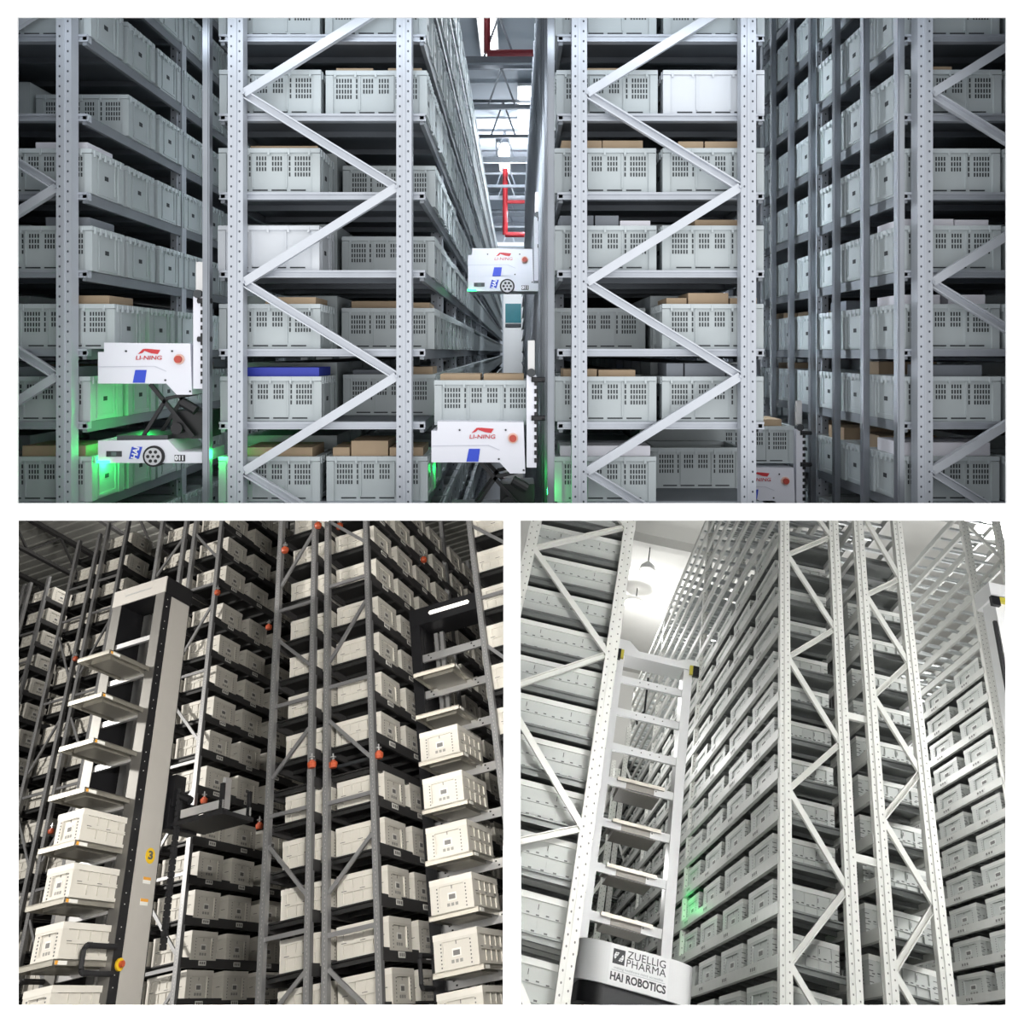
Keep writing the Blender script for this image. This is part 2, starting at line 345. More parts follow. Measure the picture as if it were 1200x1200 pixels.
def crate_meshes(tag_, w, d, h, body_m, rim_m, style):
    """folding crate: long sides on +-y, label ends on +-x"""
    b = MB(); x, y, t = w / 2 - 0.018, d / 2 - 0.018, 0.012
    b.box(-x, x, -y, -y + t, 0, h); b.box(-x, x, y - t, y, 0, h)
    b.box(-x, -x + t, -y + t, y - t, 0, h); b.box(x - t, x, -y + t, y - t, 0, h); b.box(-x + t, x - t, -y + t, y - t, 0, 0.014)
    pr = 0.016
    for g in (-1, 1):                                    # long sides: two rows of framed panels
        yo = g * (y + pr / 2)
        def lb(x0, x1, z0, z1, k=1.0): b.box(x0, x1, yo - pr / 2 * k, yo + pr / 2 * k, z0, z1)
        lb(-w / 2 + 0.005, -w / 2 + 0.075, 0, h - 0.03); lb(w / 2 - 0.075, w / 2 - 0.005, 0, h - 0.03)
        lb(-w / 2 + 0.075, w / 2 - 0.075, 0, 0.03); lb(-w / 2 + 0.075, w / 2 - 0.075, h * 0.42, h * 0.53)
        for q in range(1, 4): 
            xq = -w / 2 + 0.075 + (w - 0.15) * q / 4; lb(xq - 0.003, xq + 0.003, 0.03, h * 0.42, 0.6); lb(xq - 0.003, xq + 0.003, h * 0.53, h - 0.05, 0.6)
    for g in (-1, 1):                                    # ends: framed label panel
        xo = g * (x + pr / 2)
        def eb(y0, y1, z0, z1): b.box(xo - pr / 2, xo + pr / 2, y0, y1, z0, z1)
        eb(-d / 2 + 0.005, -d * 0.29, 0, h - 0.03); eb(d * 0.29, d / 2 - 0.005, 0, h - 0.03)
        eb(-d * 0.29, d * 0.29, 0, 0.035); eb(-d * 0.29, d * 0.29, h - 0.07, h - 0.03)
    r = MB(); rh = 0.05 if style == 2 else 0.045
    for (a0, a1, b0, b1) in ((-w / 2, w / 2, -d / 2, -d / 2 + 0.025), (-w / 2, w / 2, d / 2 - 0.025, d / 2), (-w / 2, -w / 2 + 0.025, -d / 2 + 0.025, d / 2 - 0.025), (w / 2 - 0.025, w / 2, -d / 2 + 0.025, d / 2 - 0.025)):
        r.box(a0, a1, b0, b1, h - rh, h)
    if style == 3: r.box(-w / 2 + 0.025, w / 2 - 0.025, -d / 2 + 0.025, d / 2 - 0.025, h - 0.02, h - 0.006)
    m = MB()                                             # dark clips, punched dots
    for g in (-1, 1):
        yo = g * (y + pr + 0.001)
        if style == 2:
            for xq in (-0.36, 0.0, 0.36): m.box(w * xq - 0.03, w * xq + 0.03, yo - 0.001, yo + 0.001, h * 0.47, h * 0.49)
        else:
            for k in range(12):
                xq = -0.44 + k * 0.08; m.box(w * xq - 0.012, w * xq + 0.014, yo - 0.001, yo + 0.001, h * (0.44 + 0.03 * (k % 2)), h * (0.475 + 0.03 * (k % 2)))
            for xq in (-0.22, 0.2): m.box(w * xq - 0.003, w * xq + 0.003, yo - 0.001, yo + 0.001, h * 0.6, h * 0.74)
            for k in range(9): m.box(w * (-0.45 + k * 0.105) - 0.012, w * (-0.45 + k * 0.105) + 0.016, yo - 0.001, yo + 0.001, 0.008, 0.02)
            for xq in (-0.47, 0.47):
                for k in range(4): m.box(w * xq - 0.02, w * xq + 0.02, yo - 0.001, yo + 0.001, h * (0.2 + 0.16 * k), h * (0.225 + 0.16 * k))
        xo = g * (x + pr + 0.001)
        for yq in (-0.33, 0.33):
            for k in range(7): m.box(xo - 0.001, xo + 0.001, d * yq - 0.006, d * yq + 0.006, 0.02 + (h - 0.08) * k / 7, 0.032 + (h - 0.08) * k / 7)
        xo = g * (x + 0.001)
        m.box(xo - 0.001, xo + 0.001, -0.004, 0.004, h * 0.66, h * 0.76)
        for k in (-1, 0, 1): m.box(xo - 0.001, xo + 0.001, d * 0.095 * k - d * 0.032, d * 0.095 * k + d * 0.032, h * 0.165, h * 0.255, 1)
    lb_ = MB()
    for g in ((1,) if style == 2 else (-1,)):
        xo = g * (x + 0.0025); lb_.box(xo - 0.001, xo + 0.001, -d * 0.10, d * 0.10, h * 0.33, h * 0.55, 0)
        xo = g * (x + 0.0035); lb_.box(xo - 0.001, xo + 0.001, -d * 0.075, d * 0.075, h * 0.36, h * 0.50, 1)
    n = tag_
    return [('body', b.mesh(n + '_body', [body_m])), ('rim', r.mesh(n + '_rim', [rim_m])), ('clips', m.mesh(n + '_clips', [MARK if style == 3 else INK, SYMB])), ('label', lb_.mesh(n + '_label', [PAPER if style == 2 else RIM3, GREYINK]))]
MARK = mat('dark_grey_mark', (0.12, 0.12, 0.12), 0.7); GREYINK = mat('grey_print', (0.17, 0.165, 0.16), 0.7); SYMB = mat('symbol_grey', (0.27, 0.265, 0.25), 0.7)

TOTES = []          # (root, hall, column words, height key, noun words)
def put_tote(name, meshes, hall, loc, rz, column, noun, cat, group):
    root = link(name, meshes[0][1], hall, basis=place(hall, loc, rz))
    root['category'] = cat; root['group'] = group
    for n, me in meshes[1:]:
        k = link(n, me, hall, root)
        if n in ('vent_slots', 'clips'): k['kind'] = 'stuff'
    TOTES.append((root, hall, column, loc[2], noun, meshes)); return root

# ================================================================ UPPER HALL
VT = vented_tote_meshes(); VTW = vented_tote_meshes(body_m=TOTE1W, rim_m=TOTE1W, vents=False)
ZL = [-1.82, -1.355, -0.889, -0.415, 0.015, 0.478, 0.937, 1.400, 1.867, 2.33, 2.79]
VIS = [-0.889, -0.415, 0.015, 0.478, 0.937, 1.400, 1.867]
YT = 4.8; DP = 0.45; HT = 0.265
RACKS1 = {   # tote columns (x start), post centres
    'leftmost': ((-3.745, -3.11), (-3.59, -2.617)),
    'second': ((-1.755, -1.122), (-1.6226, -0.6456)),
    'third': ((0.237, 0.874), (0.371, 1.3506)),
    'rightmost': ((2.27, 2.905), (2.3746, 3.354)),
}
def carton(hall, loc, wx, dy, h, m, label, colname):
    b = MB(); b.box(-wx / 2, wx / 2, -dy / 2, dy / 2, 0, h - 0.004)
    b.box(-wx / 2, wx / 2, -dy / 2, -0.004, h - 0.004, h); b.box(-wx / 2, wx / 2, 0.004, dy / 2, h - 0.004, h)
    o = thing('carton', label, 'box', hall, loc, 0, 'cartons standing in totes', b.mesh('carton', [m]))
    t = MB(); t.box(-wx / 2, wx / 2, -0.02, 0.02, h, h + 0.001); part('tape', t, m, o)
    return o
ORD = ['lowest', 'second', 'third', 'fourth', 'fifth', 'sixth', 'seventh', 'eighth', 'ninth', 'tenth', 'eleventh', 'twelfth', 'thirteenth', 'fourteenth', 'fifteenth', 'sixteenth', 'seventeenth', 'eighteenth', 'nineteenth', 'twentieth']
FROMTOP = {1.867: 'top', 1.4: 'second', 0.937: 'third', 0.478: 'fourth', 0.015: 'fifth', -0.415: 'sixth', -0.889: 'seventh'}

missing = {('second', 1): (0.937, 0.478, 0.015, -0.415), ('third', 0): (0.015,), ('third', 1): (-0.889,), ('leftmost', 1): (1.4,)}
lids = {('second', 0): (0.478,), ('third', 1): (1.4,)}
for rk, (cols_, posts) in RACKS1.items():
    for c in (0, 1):
        if rk == 'leftmost' and c == 0: continue
        x = cols_[c] + 0.3
        side = {'leftmost': 1, 'second': 1, 'third': 0, 'rightmost': 0}[rk]
        nrow = {('leftmost', 1): 7, ('second', 1): 12, ('third', 0): 2, ('rightmost', 0): 7}.get((rk, c), 1)
        for z in ZL:
            for n in range(nrow):
                if n == 0 and (z not in VIS or z in missing.get((rk, c), ())): continue
                if n > 0 and z < -0.9 and n < 2: continue
                if c != side and n > 0: continue
                xx = x + (0.135 if (rk == 'leftmost' and z == 0.015 and n < 4) else 0) + random.uniform(-.006, .006)
                yy = YT + 0.2 + n * DP + random.uniform(-.008, .008)
                if n == 0:
                    cw = f"upper panel, {rk} rack, {'left' if c == 0 else 'right'} front column"
                else:
                    cw = f"upper panel, {rk} rack, {ORD[n]} back along aisle"
                lid = z in lids.get((rk, c), ()) and n == 0
                put_tote('vented_tote', VTW if lid else VT, 1, (xx, yy, z + 0.002), 0, cw, 'white lidded tote' if lid else 'grey vented tote', 'tote', 'grey totes in the upper hall')
        for z in missing.get((rk, c), ()):               # deeper tote seen through the empty front place
            if c != side:
                put_tote('vented_tote', VT, 1, (x, YT + 0.2 + DP, z + 0.002), 0, f"upper panel, {rk} rack, set back in {'left' if c == 0 else 'right'} column", 'grey vented tote', 'tote', 'grey totes in the upper hall')
# far totes down the middle aisle, too small to pick apart
b = MB()
for z in ZL:
    for n in range(12, 62):
        y = YT + n * DP
        b.box(-1.122, -0.525, y, y + 0.4, z, z + HT - 0.03); b.box(-1.127, -0.518, y - 0.004, y + 0.404, z + HT - 0.03, z + HT)
for z in ZL:
    for n in range(2, 40):
        y = YT + n * DP; b.box(0.24, 0.83, y, y + 0.4, z, z + HT)
for rk, (cols_, posts) in RACKS1.items():      # deeper rows inside the racks, plain boxes added to keep gaps dark
    for c in (0, 1):
        for z in ZL:
            for n in range(1, 14):
                if (rk, c) in (('leftmost', 1), ('second', 1), ('rightmost', 0)) or ((rk, c) == ('third', 0)): continue
                if n == 1 and z in missing.get((rk, c), ()): continue
                y = YT + n * DP; b.box(cols_[c], cols_[c] + 0.6, y, y + 0.4, z, z + HT + 0.08)
o = thing('distant_totes', 'rows of grey totes deep inside the racks and far down the central aisle', 'totes', 1, data=b.mesh('distant_totes', [TOTE1])); o['kind'] = 'stuff'

# cartons that stick out of the front totes: (rack, column, level, [(x offset from tote left edge, width, rise, material, colour word)])
CM = {'brown': CARD, 'white': CARDW, 'grey': CARDG, 'blue': CARDB}
for rk, c, z, row, items in (
    ('second', 0, 0.937, 0, [(0.17, 0.40, 0.028, 'brown')]), ('second', 0, 0.015, 0, [(0.26, 0.30, 0.045, 'brown')]),
    ('second', 0, -0.415, 0, [(0.14, 0.44, 0.055, 'blue')]), ('second', 0, -0.889, 0, [(0.14, 0.40, 0.05, 'brown')]),
    ('second', 1, 1.4, 0, [(0.05, 0.22, 0.03, 'brown'), (0.36, 0.20, 0.03, 'brown')]),
    ('second', 1, 0.015, 1, [(0.05, 0.3, 0.05, 'brown'), (0.40, 0.16, 0.04, 'brown')]), ('second', 1, -0.415, 1, [(0.06, 0.28, 0.03, 'grey'), (0.40, 0.18, 0.05, 'brown')]),
    ('second', 1, -0.889, 0, [(0.03, 0.10, 0.05, 'brown'), (0.14, 0.22, 0.09, 'brown'), (0.37, 0.2, 0.05, 'brown')]),
    ('third', 0, 1.4, 0, [(0.17, 0.22, 0.03, 'brown')]), ('third', 0, 0.937, 0, [(0.04, 0.24, 0.06, 'brown'), (0.285, 0.24, 0.06, 'brown')]),
    ('third', 0, 0.478, 0, [(0.03, 0.20, 0.07, 'grey'), (0.24, 0.14, 0.07, 'grey'), (0.39, 0.18, 0.04, 'white')]),
    ('third', 0, -0.415, 0, [(0.05, 0.20, 0.045, 'brown'), (0.26, 0.22, 0.04, 'brown')]), ('third', 0, -0.889, 0, [(0.03, 0.54, 0.06, 'white')]),
    ('third', 1, 0.937, 0, [(0.10, 0.15, 0.055, 'brown'), (0.26, 0.28, 0.055, 'brown')]), ('third', 1, 0.478, 0, [(0.20, 0.34, 0.045, 'brown')]),
    ('third', 1, 0.015, 0, [(0.03, 0.12, 0.04, 'brown'), (0.16, 0.24, 0.07, 'brown'), (0.41, 0.16, 0.04, 'brown')]), ('third', 1, -0.415, 0, [(0.03, 0.10, 0.08, 'grey'), (0.14, 0.24, 0.08, 'grey'), (0.39, 0.18, 0.07, 'grey')]),
    ('rightmost', 0, 1.4, 0, [(0.20, 0.14, 0.04, 'brown')]), ('rightmost', 0, 0.478, 0, [(0.03, 0.32, 0.05, 'white'), (0.36, 0.2, 0.045, 'white')]),
    ('rightmost', 0, 0.015, 0, [(0.03, 0.24, 0.06, 'white'), (0.32, 0.22, 0.06, 'white')]), ('rightmost', 0, -0.415, 0, [(0.22, 0.30, 0.07, 'grey')]), ('rightmost', 0, -0.889, 0, [(0.03, 0.54, 0.08, 'white')]),
    ('leftmost', 1, 0.937, 0, [(0.24, 0.14, 0.05, 'white'), (0.41, 0.14, 0.05, 'white')]), ('leftmost', 1, 0.478, 0, [(0.30, 0.26, 0.06, 'grey')]), ('leftmost', 1, 0.015, 0, [(0.42, 0.26, 0.055, 'brown')]),
    ('leftmost', 1, -0.415, 0, [(0.1, 0.4, 0.06, 'grey')]), ('leftmost', 1, -0.889, 0, [(0.16, 0.38, 0.06, 'brown')]),
):
    x0 = RACKS1[rk][0][c]
    for i, (ox, wd, rise, cm) in enumerate(items):
        pos = '' if len(items) == 1 else ('left ' if i == 0 else ('right ' if i == len(items) - 1 else 'middle '))
        carton(1, (x0 + ox + wd / 2, YT + 0.2 + row * DP, z + 0.016), wd, 0.30, HT + rise - 0.016, CM[cm],
               f"{pos}{cm} carton in {'left' if c == 0 else 'right'} tote, {FROMTOP[z]} shelf from top, {rk} rack, upper panel", rk)
k = 0
for rk, x, rows in (('leftmost', -2.81, (1, 2, 3, 4)), ('rightmost', 2.57, (1, 2, 3, 4, 5))):
    for z in (-0.889, -0.415, 0.015):
        for n in rows:
            if random.random() < 0.6:
                cm = random.choice(('brown', 'brown', 'grey'))
                carton(1, (x, YT + 0.2 + n * DP, z + 0.016), random.uniform(.3, .5), 0.28, HT + random.uniform(.03, .07), CM[cm],
                       f"{cm} carton in tote {ORD[n]} back along {rk} rack aisle, {FROMTOP[z]} shelf from top", rk)

# ---------------------------------------------------------------- racks of the upper hall
YF = 4.70
up1 = MB()
up1.box(-0.044, 0.044, -0.004, 0.004, -2.6, 3.2); up1.box(-0.044, -0.038, 0.004, 0.075, -2.6, 3.2); up1.box(0.038, 0.044, 0.004, 0.075, -2.6, 3.2)
up1.box(-0.008, 0.008, -0.010, -0.004, -2.6, 3.2)
UPM1 = up1.mesh('rack_post', [UP1])
pole = MB(); pole.box(-0.02, 0.02, -0.024, 0.024, -2.6, 3.2); pole.box(-0.012, 0.012, -0.03, -0.024, -2.6, 3.2)
POLEM = pole.mesh('guide_pole', [POLE1])
LBL1 = {'leftmost': 'grey steel shelving rack at the left edge of upper panel', 'second': 'grey steel shelving rack left of the central aisle, upper panel',
        'third': 'grey steel shelving rack right of the central aisle, upper panel', 'rightmost': 'grey steel shelving rack at the right edge of upper panel'}
for rk, (cols_, posts) in RACKS1.items():
    xl, xr = cols_[0] - 0.02, cols_[1] + 0.62
    rt = thing('storage_rack', LBL1[rk], 'rack', 1, (0, 0, 0), 0, 'steel racks of the upper hall')
    for x in posts: link('upright', UPM1, 1, rt, Matrix.Translation((x, YF, 0)))
    for n in range(1, 9):
        xs_ = posts[1] + 0.05 if rk in ('leftmost', 'second') else posts[0] - 0.05
        link('upright', UPM1, 1, rt, Matrix.Translation((xs_, YF + 0.09 + n * 1.35, 0)))
    # zigzag braces
    zn = [1.50 + 1.098 * k for k in (1, 0, -1, -2)]; zr_ = [0.955 + 1.098 * k for k in (1, 0, -1, -2)]
    pl, pr_ = posts[0] + 0.045, posts[1] - 0.045
    seq = []
    for k in range(4):
        seq.append((pl, zn[k], pr_, zr_[k], False))
        if k < 3: seq.append((pr_, zr_[k], pl, zn[k + 1], True))
    seq.append((pl, zn[0], pr_, zr_[0] + 1.098, True))
    for (xa, za, xb, zb, fl) in seq:
        c = MB(); c.channel((xa, YF + 0.02, za), (xb, YF + 0.02, zb), 0.05, 0.03, 0, fl); part('brace', c, BRACE1, rt)
        bt = MB(); bt.cyl((xa, YF - 0.012, za), (xa, YF + 0.01, za), 0.010, 8); 
        part('bolt', bt, STEEL1, rt)
    y1 = 33.5
    for z in ZL:
        part('shelf_deck', MB().box(xl + 0.04, xr - 0.04, YT + 0.02, y1, z - 0.016, z), DECK1, rt)
        fb = MB(); fb.box(xl + 0.03, xr - 0.03, YT - 0.02, YT + 0.02, z - 0.042, z + 0.001); fb.box(xl + 0.03, xr - 0.03, YT - 0.03, YT - 0.02, z - 0.012, z + 0.001); fb.box(xl + 0.03, xr - 0.03, YT - 0.03, YT - 0.02, z - 0.042, z - 0.034)
        part('front_beam', fb, STEEL1, rt)
        for xe in (xl, xr):
            xi = xe + (0.05 if xe == xl else -0.05)
            part('side_beam', MB().box(xi - 0.012, xi + 0.012, YT - 0.02, y1, z - 0.062, z - 0.001), BEAM1, rt)
        for n in range(4):
            part('cross_bar', MB().box(xl + 0.04, xr - 0.04, YT + 0.3 + n * 0.45, YT + 0.34 + n * 0.45, z - 0.05, z - 0.016), DECK1, rt)
    if rk != 'leftmost':
        npole = {'second': 2, 'third': 26, 'rightmost': 9}[rk]
        for n in range(npole):
            xp = {'second': -1.785, 'third': 0.205, 'rightmost': 2.225}[rk]
            link('guide_pole', POLEM, 1, rt, Matrix.Translation((xp, 4.70 + 0.46 * n, 0)))

# ---------------------------------------------------------------- climbing robots of the upper hall
U = 0.00495          # metres per unit of the robot's own drawing
def robot_meshes():
    P = lambda pts: [(x * U, -z * U) for x, z in pts]
    R = {}
    ccw = lambda pts: list(reversed(pts))
    cover = MB(); cover.prism(P(ccw([(0, 11), (7, 11), (7, 0), (108, 1), (110, 61), (92, 61), (80, 48), (0, 48)])), 0, 0.34)
    R['cover'] = cover.mesh('cover', [ROBW])
    g = MB(); g.prism(P(ccw([(1, 28), (55, 27.4), (67, 27.4), (80, 33), (80, 34), (66, 28.2), (1, 28.8)])), -0.003, 0.001); R['crease'] = g.mesh('crease', [mat('crease_grey', (0.55, 0.56, 0.63), 0.5)])
    s = MB(); s.prism(P(ccw([(44, 32), (57, 32), (55, 47), (41, 47)])), -0.004, 0.001); R['blue_stripe'] = s.mesh('blue_stripe', [ROBB])
    l = MB()
    l.prism(P(ccw([(47, 13.5), (53, 7.5), (57, 7.2), (52, 12.2)])), -0.004, 0.001)
    l.prism(P(ccw([(52.5, 8.8), (58, 7.3), (73, 8.6), (70, 13.5), (63, 12.6), (56, 10.2)])), -0.004, 0.001); R['logo_mark'] = l.mesh('logo_mark', [RED])
    r = MB(); r.cyl((95.5 * U, 0.0, -19.5 * U), (95.5 * U, -0.012, -19.5 * U), 6 * U, 16); R['button_ring'] = r.mesh('button_ring', [mat('ring_peach', (0.75, 0.5, 0.42), 0.5)])
    r = MB(); r.cyl((95.5 * U, -0.012, -19.5 * U), (95.5 * U, -0.03, -19.5 * U), 4.2 * U, 14); R['stop_button'] = r.mesh('stop_button', [mat('button_red', (0.45, 0.06, 0.04), 0.4)])
    sc_ = MB()
    for x, z in ((33, 10), (87, 10), (79, 44), (108, 57)): sc_.cyl((x * U, 0.001, -z * U), (x * U, -0.005, -z * U), 1.2 * U, 8)
    R['screws'] = sc_.mesh('screws', [DARKM])
    base = MB(); base.prism(P(ccw([(0, 0), (82, -1), (95, 13), (122, 13), (122, 26), (0, 26)])), 0, 0.36); R['base_body'] = base.mesh('base_body', [ROBW])
    w_ = MB(); w_.cyl((66 * U, -0.012, -18 * U), (66 * U, 0.05, -18 * U), 12.5 * U, 24); R['tyre'] = w_.mesh('tyre', [BLACKR])
    w_ = MB(); w_.cyl((66 * U, -0.018, -18 * U), (66 * U, -0.010, -18 * U), 10 * U, 24, 0)
    for k in range(6):
        a = k * math.pi / 3; w_.cyl(((66 + 6 * math.cos(a)) * U, -0.0195, (-18 + 6 * math.sin(a)) * U), ((66 + 6 * math.cos(a)) * U, -0.017, (-18 + 6 * math.sin(a)) * U), 2.1 * U, 8, 1)
    w_.cyl((66 * U, -0.022, -18 * U), (66 * U, -0.017, -18 * U), 1.6 * U, 8, 1)
    R['hub'] = w_.mesh('hub', [mat('hub_grey', (0.5, 0.5, 0.53), 0.4, 0.3), BLACK])
    t = MB(); t.prism(P(ccw([(40, 7), (52, 7), (48, 21), (36.5, 21)])), -0.004, 0.001); R['blue_tag'] = t.mesh('blue_tag', [ROBB])
    t = MB(); t.box(90 * U, 102 * U, -0.004, 0.001, -24 * U, -16.5 * U); R['number_plate'] = t.mesh('number_plate', [BLACK])
    t = MB(); t.box(10 * U, 28 * U, -0.004, 0.001, -18.5 * U, -12 * U, 0); t.box(16 * U, 22 * U, -0.006, 0.0, -17.5 * U, -13 * U, 1); R['sensor'] = t.mesh('sensor', [DARKM, mat('sensor_glass', (0.1, 0.14, 0.14), 0.2)])
    t = MB(); t.box(-0.5 * U, 14 * U, -0.008, 0.004, -26 * U, -23 * U); R['led'] = t.mesh('led', [GREENL])
    m_ = MB(); m_.box(111.5 * U, 123 * U, 0.0, 0.06, -54 * U - 0.0, 54 * U); m_.box(113 * U, 121 * U, 0.02, 0.05, 54 * U, 95 * U, 1); R['mast'] = m_.mesh('mast', [ROBW, ALU])
    c_ = MB()
    for z in (49, 4): 
        c_.box(119 * U, 129 * U, -0.02, 0.02, (z - 2) * U, (z + 2) * U); c_.cyl((117 * U, 0, z * U), (133 * U, 0, z * U), 3.2 * U, 8)
    for z in range(-48, 50, 9): c_.box(120.5 * U, 124.5 * U, -0.006, 0.03, z * U, (z + 5) * U)
    R['pole_clamp'] = c_.mesh('pole_clamp', [BLACK])
    b_ = MB(); b_.cyl((117 * U, -0.01, 57 * U), (117 * U, 0.05, 57 * U), 5 * U, 14); R['pulley'] = b_.mesh('pulley', [DARKM])
    return R
RM = robot_meshes()
HAI_T = text_mesh('HAI', 0.045, mat('tag_white', (0.8, 0.8, 0.85), 0.5), 0.0015)
LN_T = text_mesh('LI-NING', 0.034, RED, 0.0, 1.0, 0.12, 1.25)
NUM_T = text_mesh('011', 0.036, mat('tag_white', (0.8, 0.8, 0.85), 0.5), 0.002)
def climbing_robot(label, x, y, z, gap, scissor=True):
    """x, z: upper left corner of the cover; gap: height from cover top to base top in drawing units"""
    r = thing('climbing_robot', label, 'robot', 1, (x, y, z), 0, 'pole-climbing robots of the upper hall')
    cv = link('cover', RM['cover'], 1, r)
    for n in ('crease', 'blue_stripe', 'logo_mark', 'button_ring', 'stop_button', 'screws'): link(n, RM[n], 1, cv)
    link('logo_lettering', LN_T, 1, cv, Matrix.Translation((59.5 * U, -0.0035, -18 * U)))
    link('mast', RM['mast'], 1, r); link('pole_clamp', RM['pole_clamp'], 1, r); link('pulley', RM['pulley'], 1, r)
    T = Matrix.Translation((0, 0, -gap * U))
    bs = link('base_body', RM['base_body'], 1, r, T)
    for n in ('tyre', 'hub', 'blue_tag', 'number_plate', 'sensor', 'led'): link(n, RM[n], 1, bs)
    link('tag_lettering', HAI_T, 1, bs, Matrix.Translation((44.3 * U, -0.0045, -14 * U)) @ Matrix.Rotation(math.radians(-75), 4, 'Y'))
    link('number_lettering', NUM_T, 1, bs, Matrix.Translation((96 * U, -0.005, -20.2 * U)))
    if scissor:
        for ys in (0.05, 0.30):
            part('scissor_link', MB().bar((57 * U, ys, -49 * U), (108 * U, ys, -(gap - 4) * U), 0.022, 0.02), BLACK, r)
            part('scissor_link', MB().bar((47 * U, ys, -(gap - 2) * U), (76 * U, ys, -66 * U), 0.02, 0.02), BLACK, r)
            part('scissor_link', MB().bar((76 * U, ys, -66 * U), (104 * U, ys, -60 * U), 0.02, 0.02), BLACK, r)
        mo = MB(); mo.box(80 * U, 121 * U, 0.08, 0.32, -(gap - 1) * U, -(gap - 34) * U); mo.cyl((90 * U, 0.02, -(gap - 14) * U), (90 * U, 0.1, -(gap - 14) * U), 7 * U, 12); mo.cyl((95 * U, 0.04, -70 * U), (112 * U, 0.04, -80 * U), 6 * U, 10)
        part('lift_motor', mo, BLACK, r)
        tp = MB(); tp.box(20 * U, 80 * U, 0.02, 0.34, -(gap + 0.5) * U, -(gap - 6) * U); part('base_deck', tp, DARKM, r)
    return r
def glow(name, loc, e, r=0.03):
    d = bpy.data.lights.new(name, 'POINT'); d.energy = e; d.color = (0.02, 1.0, 0.15); d.shadow_soft_size = r
    o = bpy.data.objects.new(name, d); col.objects.link(o); o.location = HALL[1] @ Vector(loc)
kx = lambda p, y: (p - 604) * y / 950; kz = lambda p, y: (412 - p) * y / 950
climbing_robot('white climbing robot raised on black scissor arms, green lit, in left aisle', -2.42, 4.70, 0.052, 115)
glow('robot_glow', (-2.47, 4.95, -0.66), 3.0); glow('robot_glow', (-1.74, 4.75, -0.60), 1.2); glow('robot_glow', (-2.30, 5.05, -0.36), 1.8)
climbing_robot('white climbing robot under a loaded tote at the centre, upper panel', -0.487, 4.70, -0.405, 110)
glow('robot_glow', (0.17, 4.75, -0.82), 0.7, 0.02); glow('robot_glow', (-0.5, 5.2, -0.75), 0.7)
climbing_robot('small folded white climbing robot high in the central aisle', -0.395, 6.75, 0.86, 46, False)
climbing_robot('white climbing robot half hidden behind right rack post', 1.44, 5.75, -0.82, 115)
put_tote('vented_tote', VT, 1, (-0.18, 5.0, -0.435), 0, 'upper panel, held above the central climbing robot', 'grey vented tote', 'tote', 'grey totes in the upper hall')
for ox, wd in ((-0.15, 0.24), (0.11, 0.24)):
    carton(1, (-0.18 + ox, 5.0, -0.42), wd, 0.3, HT + 0.02, CARD, f"{'left' if ox < 0 else 'right'} brown carton in tote above the central climbing robot", 'x')
put_tote('vented_tote', VT, 1, (1.70, 6.0, -0.80), 0, 'upper panel, above half hidden robot in right aisle', 'grey vented tote', 'tote', 'grey totes in the upper hall')
carton(1, (1.72, 6.0, -0.785), 0.4, 0.3, HT + 0.03, CARD, 'brown carton in tote above half hidden robot in right aisle', 'x')

# ---------------------------------------------------------------- roof and far end of the upper hall
WALL1 = mat('hall_white_wall', (0.62, 0.66, 0.72), 0.7, 0, 0.05)
struct('wall_end', MB().box(-9, 9, 34.0, 34.2, -8, 5.4), WALL1, 1)
struct('ceiling', MB().box(-9, 9, WY + 0.3, 34, 5.4, 5.5), mat('roof_blue_grey', (0.52, 0.56, 0.62), 0.7, 0, 0.08, 0.6), 1)
struct('wall_side_left', MB().box(-9.1, -9, WY + 0.05, 34, -8, 5.5), SHELL, 1)
struct('wall_side_right', MB().box(9, 9.1, WY + 0.05, 34, -8, 5.5), SHELL, 1)
db = MB(); db.box(-0.5, 0.32, 33.85, 34.0, -6.5, 2.4, 0); db.box(-0.42, 0.24, 33.82, 33.86, 1.2, 2.0, 1); db.box(-0.42, 0.24, 33.80, 33.83, 1.02, 1.16, 2); db.box(-0.42, 0.24, 33.82, 33.86, -1.1, -0.95, 2)
struct('door_1', db, [WHITE, mat('teal_glass', (0.05, 0.22, 0.26), 0.2), DARKM], 1)
wb = mat('roof_beam_white', (0.72, 0.76, 0.82), 0.6, 0, 0.04); gb = mat('roof_beam_grey', (0.22, 0.24, 0.27), 0.5, 0.4, 0.1)
for i, (yb, zb, hgt, m, word) in enumerate(((12.4, 4.4, 0.10, gb, 'nearest grey'), (14.7, 4.4, 0.07, gb, 'second grey'), (16.7, 4.4, 0.06, gb, 'third grey'), (18.9, 4.4, 0.13, wb, 'nearest white'), (21.5, 4.35, 0.07, gb, 'far grey'), (23.0, 4.3, 0.12, wb, 'second white'), (25.8, 4.3, 0.12, wb, 'third white'), (28.4, 4.2, 0.14, wb, 'fourth white'), (31.5, 4.1, 0.14, wb, 'farthest white'))):
    t = thing('roof_beam', f'{word} steel beam crossing above the central aisle, upper panel', 'beam', 1, (0, yb, zb), 0, 'roof beams over the central aisle')
    part('chord', MB().box(-2.2, 2.2, -0.05, 0.05, 0, hgt), m, t); part('top_chord', MB().box(-2.2, 2.2, -0.04, 0.04, 0.72, 0.78), m, t)
    for k in range(-4, 4):
        part('web', MB().bar((k * 0.5, 0, 0.05), (k * 0.5 + (0.25 if k % 2 else -0.25), 0, 0.74), 0.03, 0.03), m, t)
